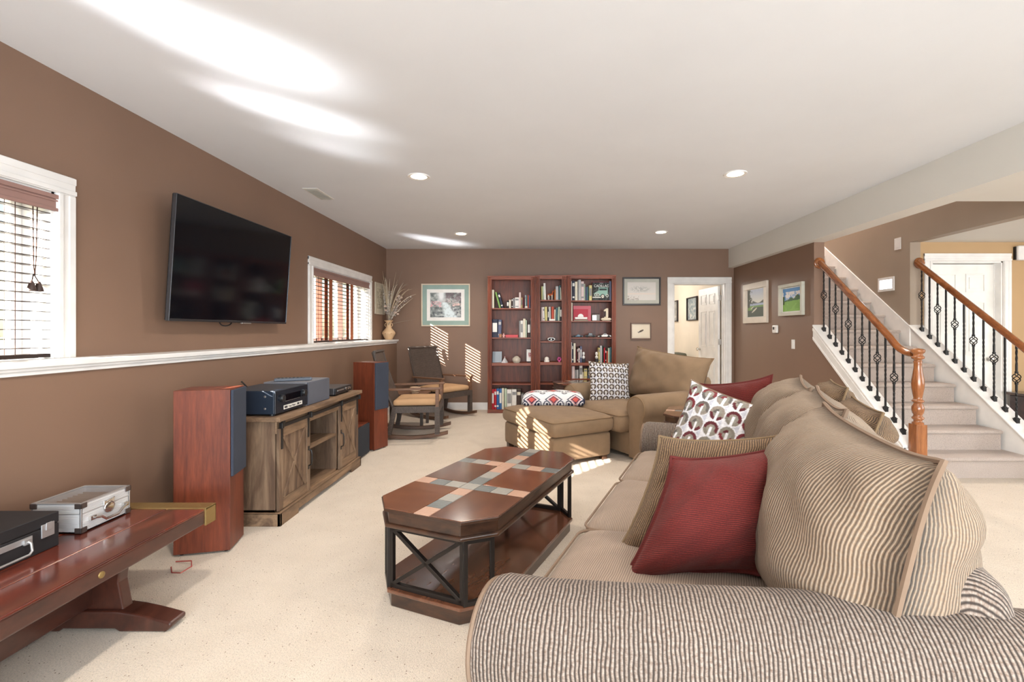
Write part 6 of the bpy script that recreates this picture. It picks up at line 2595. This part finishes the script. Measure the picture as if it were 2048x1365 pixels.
b.xf(Matrix.Translation((X0 + .002, 0, 1.4355))).build('numeral', plain('trophy_cream', (214, 200, 176), .5), tk, world=True, bevel=.002)


# model cars on the third shelf
def model_car(label, xa, xb_, kind, col):
    X0, _ = pxb(xa, 670)
    X1_, _ = pxb(xb_, 670)
    L = X1_ - X0
    z = 1.1765
    t = thing('model_car', label, 'model car', ((X0 + X1_) / 2, YK, z), group='model cars on the third shelf')
    w = L * .36
    if kind == 'sport':
        pr = [(0, .05), (.02, .12), (.18, .2), (.36, .24), (.46, .40), (.62, .42), (.72, .27), (.9, .24), (.99, .16), (1, .06)]
    else:
        pr = [(0, .10), (.02, .30), (.30, .36), (.32, .62), (.68, .64), (.70, .34), (.98, .30), (1, .10)]
    pts = [(X0 + L * a, z + L * (c * .62) + .004) for a, c in pr]
    b = MB().prism(pts, YK - w / 2, YK + w / 2, axis='y')
    b.build('car_body', col, t, world=True, bevel=.003)
    gl = [(X0 + L * a, z + L * c * .62 + .004) for a, c in ([(.43, .27), (.48, .38), (.61, .39), (.68, .28)] if kind == 'sport' else [(.36, .38), (.36, .58), (.64, .58), (.64, .38)])]
    MB().prism(gl, YK - w / 2 - .001, YK + w / 2 + .001, axis='y').build('window_glass', M_screen, t, world=True)
    r_ = L * (.085 if kind == 'sport' else .11)
    for a in (.2, .8):
        for s in (-1, 1):
            bb = MB().lathe([(0, -.006), (r_, -.006), (r_, .006), (r_ * .55, .007), (0, .007)], (0, 0, 0), 16)
            bb.xf(Matrix.Translation((X0 + L * a, YK + s * (w / 2 + .002), z + r_)) @ Matrix.Rotation(s * -math.pi / 2, 4, 'X'))
            bb.build('wheel', plain('tyre', (26, 26, 28), .6), t, world=True)


model_car('dark teal model roadster on the third shelf', 1145, 1166, 'sport', plain('car_teal', (40, 72, 92), .3, .2))
model_car('black vintage model car with upright cabin on the third shelf', 1170, 1191, 'vintage', plain('car_black', (44, 38, 36), .3, .2))
model_car('white model sports car on the third shelf', 1195, 1222, 'sport', plain('car_white', (228, 226, 222), .3))
# busts used as bookends
for (xp, lab) in ((1167, 'white bust bookend beside the dark books on the fourth shelf'), (1193, 'white bust bookend beside the pale books on the fourth shelf')):
    X0, _ = pxb(xp, 720)
    t = thing('bust_bookend', lab, 'bookend', (X0, YK, .7845), group='pair of bust bookends')
    MB().box(X0 - .024, X0 + .024, YK - .03, YK + .03, .7845, .842).build('pedestal', bmat('black'), t, world=True, bevel=.003)
    b = MB().lathe([(.012, 0), (.024, .02), (.022, .035), (.011, .045), (.012, .052), (.02, .07), (.021, .09), (.014, .105), (0, .11)], (X0, YK, .842), 18)
    b.build('bust', M_trim, t, world=True)
# cassette boxes: two rows
k = 0
for row in range(2):
    for i in range(11):
        X0, _ = pxb(1177 + i * 3.15, 740)
        X1_, _ = pxb(1177 + i * 3.15 + 2.9, 740)
        z0_ = .585 + row * .066
        c_ = ['white', 'white', 'black', 'grey', 'white', 'pale grey'][(i * 5 + row * 3) % 6]
        b = MB().box(X0, X1_, YK, YK + .1, z0_, z0_ + .058)
        b.box(X0 + .003, X1_ - .003, YK - .001, YK, z0_ + .01, z0_ + .045, 1)
        tag(b.build('cassette', [bmat(c_), bmat('white' if c_ != 'white' else 'grey')]),
            '%s cassette, %s from the window side in the tape rack %s row' % (c_, ORD[i], 'upper' if row else 'lower'), 'cassette', 'cassettes in the tape rack')
X0, _ = pxb(1175.5, 740)
X1_, _ = pxb(1212.5, 740)
b = MB()
for zz in (.581, .644, .71):
    b.box(X0, X1_ + .01, YK, YK + .11, zz, zz + .004)
b.box(X0 - .002, X0 + .003, YK, YK + .11, .581, .714)
b.box(X1_ + .008, X1_ + .013, YK, YK + .11, .581, .714)
tag(b.build('tape_rack', bmat('black')), 'black two-row rack holding cassettes on the fifth shelf', 'rack')
tag(MB().box(X0, X1_, YK, YK + .12, .5355, .58).build('box', plain('storage_blue', (92, 108, 140), .6), bevel=.003), 'slate-blue box beneath the cassette rack', 'box')


# ---- framed pictures -------------------------------------------------------
def framed(label, M, w, h, fw, frmat, mats, art, aw, ah, nx, ny, fn, depth=.02, name='framed_picture', artoff=(0, 0), glass=True):
    """M maps local (x right, y up, z out of the wall) to the world"""
    c = M @ Vector((0, 0, 0))
    t = thing(name, label, 'picture', (c.x, c.y, c.z - h / 2))
    b = MB()
    for (x0, x1, y0, y1) in ((-w / 2, w / 2, h / 2 - fw, h / 2), (-w / 2, w / 2, -h / 2, -h / 2 + fw), (-w / 2, -w / 2 + fw, -h / 2 + fw, h / 2 - fw), (w / 2 - fw, w / 2, -h / 2 + fw, h / 2 - fw)):
        b.box(x0, x1, y0, y1, .001, depth)
    b.xf(M).build('frame', frmat, t, world=True, bevel=.003)
    for k, (mw, mh, mm) in enumerate(mats):
        MB().box(-mw / 2, mw / 2, -mh / 2, mh / 2, .002, .006 + .0015 * k).xf(M).build('mat_board', mm, t, world=True)
    picture('print', M_art, aw, ah, nx, ny, fn, M @ Matrix.Translation((artoff[0], artoff[1], .0065 + .0015 * len(mats))), t)
    if glass:
        MB().box(-w / 2 + fw, w / 2 - fw, -h / 2 + fw, h / 2 - fw, depth * .72, depth * .78).xf(M).build('glazing', M_pglass, t, world=True)
    return t


def onback(x, z, y=YB):
    return Matrix.Translation((x, y, z)) @ Matrix.Rotation(math.pi / 2, 4, 'X')


def onright(y, z, x=X1):   # wall whose face looks to -x ; picture right = nearer camera (-y)
    return Matrix.Translation((x, y, z)) @ Matrix.Rotation(-math.pi / 2, 4, 'Z') @ Matrix.Rotation(math.pi / 2, 4, 'X')


def onleft(y, z, x=XW):    # face looks to +x ; picture right = +y
    return Matrix.Translation((x, y, z)) @ Matrix.Rotation(math.pi / 2, 4, 'Z') @ Matrix.Rotation(math.pi / 2, 4, 'X')


def waterfall(u, v):
    n = vnoise(u, v, 9, 21, 4)
    n2 = vnoise(u, v, 22, 5, 3)
    base = mixc(C(96, 104, 104), C(196, 200, 198), np.clip((n - .3) * 2.2, 0, 1))
    mist = np.exp(-((u - .36) / .12) ** 2) * np.clip((v - .35) * 2, 0, 1)
    base = mixc(base, C(236, 238, 240), np.clip(mist * 1.2, 0, 1))
    dark = (u > .5) & (v > .62)
    base = mixc(base, C(112, 92, 100), dark * .6 * (n2 > .4))
    br = np.exp(-(((u - .66) / .2) ** 2 + ((v - .66) / .09) ** 2) * 2)
    base = mixc(base, C(222, 206, 206), np.clip(br, 0, 1) * (n2 > .35))
    stream = np.clip(1 - np.abs(u - (.5 + .35 * (.5 - v))) / (.10 + .35 * np.clip(.6 - v, 0, 1)), 0, 1) * (v < .6)
    base = mixc(base, C(222, 234, 238), np.clip(stream * 2, 0, 1) * (.7 + .3 * (n2 > .45)))
    fl = (u < .36) & (v > .42) & (v < .64) & (n2 > .52)
    base = mixc(base, C(228, 168, 176), fl * .9)
    fl = (u > .72) & (v > .45) & (v < .58) & (n2 > .5)
    base = mixc(base, C(232, 196, 190), fl * .9)
    rk = (v < .42) & (n2 < .42) & (stream < .3)
    return mixc(base, C(78, 80, 92), rk * .7)


framed('waterfall landscape print with sage green mat and pale frame on the back wall', onback(-1.505, 1.698), .79, .69, .02, plain('champagne_frame', (214, 198, 176), .4, .2),
       [(.75, .65, plain('sage_mat', (150, 172, 164), .8)), (.61, .51, M_trim)], None, .50, .40, 100, 80, waterfall)


def housesketch(u, v):
    base = (.86 + 0 * u, .84 + 0 * u, .82 + 0 * u)
    n = vnoise(u, v, 26, 6, 3)
    cloud = np.exp(-(((u - .45) / .33) ** 2 + ((v - .62) / .17) ** 2) ** 2)
    base = mixc(base, C(170, 170, 166), cloud * (n > .46) * .8)
    rf = (v < .4) & (v > .33)
    base = mixc(base, C(228, 214, 204), rf * 1.0)
    tx = (v < .24) & (u < .4) & (n > .55)
    return mixc(base, C(130, 118, 110), tx * .7)


framed('dark-framed pale pencil print with grey mat above the small fossil fish', onback(1.6725, 1.9215), .617, .455, .026, plain('espresso_frame', (38, 28, 26), .35),
       [(.566, .404, plain('grey_mat', (190, 190, 180), .8))], None, .46, .29, 70, 46, housesketch)


def fishart(u, v):
    base = (.87 + 0 * u, .82 + 0 * u, .74 + 0 * u)
    n = vnoise(u, v, 20, 3, 3)
    a = .6
    du, dv = u - .52, v - .50
    x, y = du * math.cos(a) + dv * math.sin(a), -du * math.sin(a) + dv * math.cos(a)
    body = ((x / .17) ** 2 + (y / .065) ** 2 < 1) & (np.abs(x) < .2)
    tail = (x < -.14) & (x > -.23) & (np.abs(y) < (-.13 - x) * .6 + .012)
    return layer(base, C(74, 64, 56), body | tail)


framed('small fossil fish picture in a shadow box frame below the pencil print', onback(1.66, 1.276), .333, .268, .016, plain('bronze_frame', (100, 76, 64), .4, .3),
       [(.30, .235, plain('bone_mat', (214, 198, 178), .8))], None, .27, .205, 60, 46, fishart, depth=.03)


def golf1(u, v):
    n = vnoise(u, v, 8, 2, 4)
    n2 = vnoise(u, v, 30, 4, 2)
    base = mixc(C(196, 208, 228), C(236, 236, 226), np.clip(1 - (v - .5) * 2.2, 0, 1))
    hill = v < .54 + .06 * np.sin(u * 7) * (u > .3) + .06 * u - .02
    base = layer(base, C(84, 90, 84), hill & (v > .45))
    base = layer(base, C(176, 190, 214), (v <= .48) & (v > .38))
    base = layer(base, C(120, 158, 88), (v <= .40))
    base = layer(base, C(72, 84, 70), (v < .34 - .0 * u) & (n > .0) & ((u > .3) | (v < .24)))
    bunker = ((u - .42) / .16) ** 2 + ((v - .24 - (u - .42) * .5) / .035) ** 2 < 1
    bunker |= ((u - .28) / .10) ** 2 + ((v - .33 - (u - .28) * .4) / .02) ** 2 < 1
    base = layer(base, C(226, 222, 204), bunker)
    tree = (u < .17 + .13 * (vnoise(u, v, 9, 33, 2) - .45) * 3) & (v > .34)
    return layer(base, C(70, 76, 62), tree)


framed('white-framed golf course painting with lake, nearer the doorway', onright(6.915, 1.685), .75, .585, .085, plain('whitewashed_frame', (222, 212, 198), .5),
       [(.60, .43, M_trim)], None, .52, .40, 80, 66, golf1, depth=.035, glass=False)


def golf2(u, v):
    n = vnoise(u, v, 7, 12, 4)
    base = mixc(C(96, 150, 206), C(236, 232, 232), np.clip((n - .38) * 5, 0, 1) * (v < .86))
    hill = v < .44 + .26 * u + .05 * np.sin(u * 18) * (u > .4)
    base = layer(base, C(84, 124, 76), hill & (v > .38))
    dk = hill & (v > .40 + .05 * u) & (vnoise(u, v, 10, 3, 3) > .47)
    base = layer(base, C(60, 96, 58), dk)
    gr = v < .42 + .06 * u
    base = mixc(base, C(140, 186, 92), gr * 1.0)
    base = mixc(base, C(120, 168, 76), (gr & (vnoise(u, v, 5, 9, 2) > .5)) * .6)
    base = layer(base, C(74, 96, 58), (u < .1) & (v > .3) & (v < .66))
    return base


framed('smaller framed painting of a bright green fairway, nearer the stairs', onright(5.93, 1.67), .56, .40, .04, plain('silver_wash_frame', (200, 198, 184), .5),
       [(.48, .32, M_trim)], None, .43, .29, 70, 52, golf2, depth=.04, glass=False)


def fern(u, v):
    base = (.80 + 0 * u, .77 + 0 * u, .68 + 0 * u)
    n = vnoise(u, v, 18, 19, 3)
    return mixc(base, C(128, 116, 98), ((n > .5) & (np.abs(u - .5) < .38) & (np.abs(v - .5) < .42)) * .7)


framed('small beige botanical picture on the window wall behind the dried grasses', onleft(7.37, 1.775), .44, .485, .02, plain('beige_frame', (196, 184, 164), .5),
       [(.40, .445, plain('beige_mat', (200, 192, 172), .8))], None, .32, .36, 44, 50, fern, depth=.018)


def bw(seed, tint):
    def f(u, v):
        n = vnoise(u, v, 8, seed, 4)
        base = mixc(tint, C(206, 202, 194), np.clip((n - .35) * 3 * (1.3 - v), 0, 1))
        return base
    return f


framed('dark-framed grey canvas on the wall beyond the doorway, farther one', onright(11.05, 1.73, X1 - .01), .66, .48, .02, plain('charcoal_frame', (50, 44, 44), .5), [], None, .62, .44, 40, 30, bw(3, C(150, 150, 146)), depth=.04, glass=False)
framed('dark-framed grey harbour canvas beyond the doorway, beside the open door', onright(9.72, 1.73, X1 - .01), .64, .48, .02, plain('charcoal_frame', (50, 44, 44), .5), [], None, .60, .44, 40, 30, bw(7, C(120, 134, 138)), depth=.04, glass=False)

# stacked cushions beyond the doorway
st2 = thing('folded_blankets', 'stack of grey-green folded blankets on a low chest beyond the doorway', 'blankets', (2.95, 10.3, .45))
for k in range(3):
    b, _ = softbox(.32 + .02 * (k % 2), .5, .115, r=.04, n=8, crown=.0, seed=k)
    b.xf(Matrix.Translation((2.86 + .01 * k, 10.0, .47 + k * .118)))
    weld(b.build('blanket', plain('greygreen_wool', (98, 98, 84), .9), st2, world=True, sharp=0))
cst = thing('low_chest', 'low white chest under the folded blankets beyond the doorway', 'chest', (2.86, 10, 0))
MB().box(2.6, 3.12, 9.6, 10.5, .04, .47).build('body', M_door, cst, world=True, bevel=.01)
MB().box(2.62, 3.1, 9.62, 10.48, 0, .04).build('base', M_trim, cst, world=True)

# dark chest in the hall
dc = thing('dark_chest', 'dark wood chest in the hall behind the farther railing', 'chest', (5.9, 5.0, 0))
MB().box(5.33, 6.4, 4.95, 5.38, .06, .56).build('body', wood('espresso_wood', (74, 46, 42), (44, 28, 28), (.2, 1, 1), 8, .35, .3), dc, world=True, bevel=.01)
MB().box(5.30, 6.43, 4.93, 5.40, .56, .59).build('lid', M_tableedge, dc, world=True, bevel=.006)
MB().box(5.36, 6.37, 4.97, 5.36, 0, .06).build('plinth', M_tableedge, dc, world=True)

# ---- vase with dried arrangement -------------------------------------------
VX, VY, VZ = -2.365, 7.50, 1.14
vs_ = thing('vase', 'peach ceramic vase with two small handles at the end of the white ledge', 'vase', (VX, VY, VZ))
prof = [(0, 0), (.052, 0), (.058, .01), (.098, .085), (.103, .105), (.096, .125), (.05, .175), (.036, .2), (.034, .25), (.04, .275), (.066, .296), (.07, .302), (.064, .304), (.03, .27), (.028, .2), (0, .19)]
MB().lathe(prof, (VX, VY, VZ), 30).build('body', plain('peach_ceramic', (222, 186, 146), .5), vs_, world=True, sharp=1.2)
for s in (-1, 1):
    P_ = [(VX + s * (.034 + .026 * math.sin(math.pi * i / 8)), VY, VZ + .195 + .075 * i / 8) for i in range(9)]
    MB().tube(P_, .0055, 8).build('handle', plain('peach_ceramic', (222, 186, 146), .5), vs_, world=True)
b = MB()
for k in range(7):
    a = k * 2 * math.pi / 7
    bb = MB().lathe([(0, -.014), (.012, -.006), (.013, .004), (0, .014)], (0, 0, 0), 8)
    bb.xf(Matrix.Translation((VX + .094 * math.cos(a), VY + .094 * math.sin(a), VZ + .1)))
    b.add(bb.v, bb.f, 0, None, True)
b.build('relief_flower', plain('peach_relief', (206, 164, 124), .6), vs_, world=True)
da = thing('dried_arrangement', 'tall dried grasses, eucalyptus and seed pods in the peach vase', 'dried plants', (VX, VY, VZ + .2))
rg = random.Random(4)
M_straw = plain('straw', (198, 178, 148), .8)
M_gstem = plain('grey_stem', (140, 124, 108), .8)
# fixed blade directions (dx, height, droop)
bl_ = []
for k in range(30):
    bl_.append((rg.uniform(-.26, .36), rg.uniform(.55, .84), rg.uniform(-.05, .12)))
bl_ += [(.40, .72, .10), (.46, .58, .06), (.34, .82, .12), (-.22, .80, .05), (.42, .40, -.02), (.40, .10, 0)]
M_bl = [M_straw, plain('bleached_straw', (220, 206, 184), .8), M_gstem]
for k, (dx, hh, dr) in enumerate(bl_):
    dy = rg.uniform(-.16, .10)
    if VX + dx < XW + .04:
        dx = rg.uniform(-.06, .05)
    P_ = []
    for i in range(10):
        t = i / 9
        P_.append((VX + dx * t ** 1.7, VY + dy * t ** 1.5, VZ + .22 + hh * t - dr * t ** 5 * 1.5))
    rr = [.0022 + .0028 * math.sin(math.pi * min(1, (i / 9) * 1.1)) for i in range(10)]
    rr[-1] = .0008
    MB().tube(P_, rr, 5, squash=.35).build('grass_blade', M_bl[k % 3], da, world=True)
for k, (dx, hh) in enumerate([(-.09, .66), (-.05, .55), (.22, .50), (.36, .50), (.15, .34), (.05, .58)]):
    if VX + dx < XW + .03:
        dx = -.06
    P_ = [(VX + dx * (i / 8) ** 1.3, VY - .03 - .02 * i / 8 * (k % 3), VZ + .2 + hh * i / 8) for i in range(9)]
    sp_ = MB().tube(P_, .003, 5).build('eucalyptus_stem', M_gstem, da, world=True)
    b = MB()
    for i in range(14):
        t = .35 + .65 * i / 14
        p = Vector((VX + dx * t ** 1.3, VY - .03 - .02 * t * (k % 3), VZ + .2 + hh * t))
        for s in (-1, 1):
            c_ = p + Vector((s * .016, rg.uniform(-.012, .012), rg.uniform(-.005, .008)))
            q = Matrix.Translation(c_) @ Matrix.Rotation(rg.uniform(0, 3), 4, 'Z') @ Matrix.Rotation(rg.uniform(.3, 1.2), 4, 'X')
            bb = MB().lathe([(0, .002), (.010, .001), (.0145, -.001), (0, -.001)], (0, 0, 0), 8).xf(q)
            b.add(bb.v, bb.f)
    o = b.build('eucalyptus_leaves', plain('silver_leaf', (188, 178, 170), .7), sp_, world=True)
    o['kind'] = 'stuff'
for (dx, dz, r_) in ((.17, .48, .03), (.21, .46, .026), (.14, .43, .022), (.19, .40, .02), (-.04, .32, .024), (.12, .22, .022), (.16, .20, .02), (-.03, .26, .02), (.1, .3, .018)):
    bb = MB()
    for q in range(6):
        a = q * math.pi / 3
        bb.lathe([(0, -r_ * .5), (r_ * .45, -r_ * .1), (r_ * .35, r_ * .5), (0, r_ * .8)], (VX + dx + r_ * .5 * math.cos(a), VY - .05 + r_ * .4 * math.sin(a), VZ + .2 + dz), 7)
    bb.build('seed_pod', plain('blush_pod', (212, 186, 172), .8), da, world=True)

# ---- what stands outside the windows ---------------------------------------
b = MB().box(-60, -2.75, -60, 60, -.3, .55)
struct(b.build('ground_outside', plain('winter_lawn', (110, 116, 74), .9), origin=(-20, 0, 0)), 'grass outside the windows', 'ground')
hse = thing('neighbour_house', 'pale sided neighbouring house with dark windows seen through the near blind', 'house', (-16, 1, .55))
M_siding = plain('pale_siding', (140, 142, 146), .7)
b = MB().box(-24, -15, -14, 7, .55, 6)
wl = b.build('wall', M_siding, hse, world=True)
for k in range(26):
    MB().box(-15, -14.97, -14, 7, .6 + k * .2, .78 + k * .2).build('siding_board', M_siding, wl, world=True)
b = MB().prism([(-24.6, 6), (-14.4, 6), (-19.5, 9)], -14.5, 7.5, axis='y')
b.build('roof', plain('shingle_grey', (96, 94, 98), .8), hse, world=True)
for yy in (-9, -5, -1, 3):
    for zz in (1.5, 4.0):
        wn_ = MB().box(-14.98, -14.9, yy, yy + 1.6, zz, zz + 1.3).build('window', M_trim, hse, world=True)
        MB().box(-14.91, -14.88, yy + .1, yy + .75, zz + .1, zz + 1.2).build('pane', M_screen, wn_, world=True)
        MB().box(-14.91, -14.88, yy + .85, yy + 1.5, zz + .1, zz + 1.2).build('pane', M_screen, wn_, world=True)
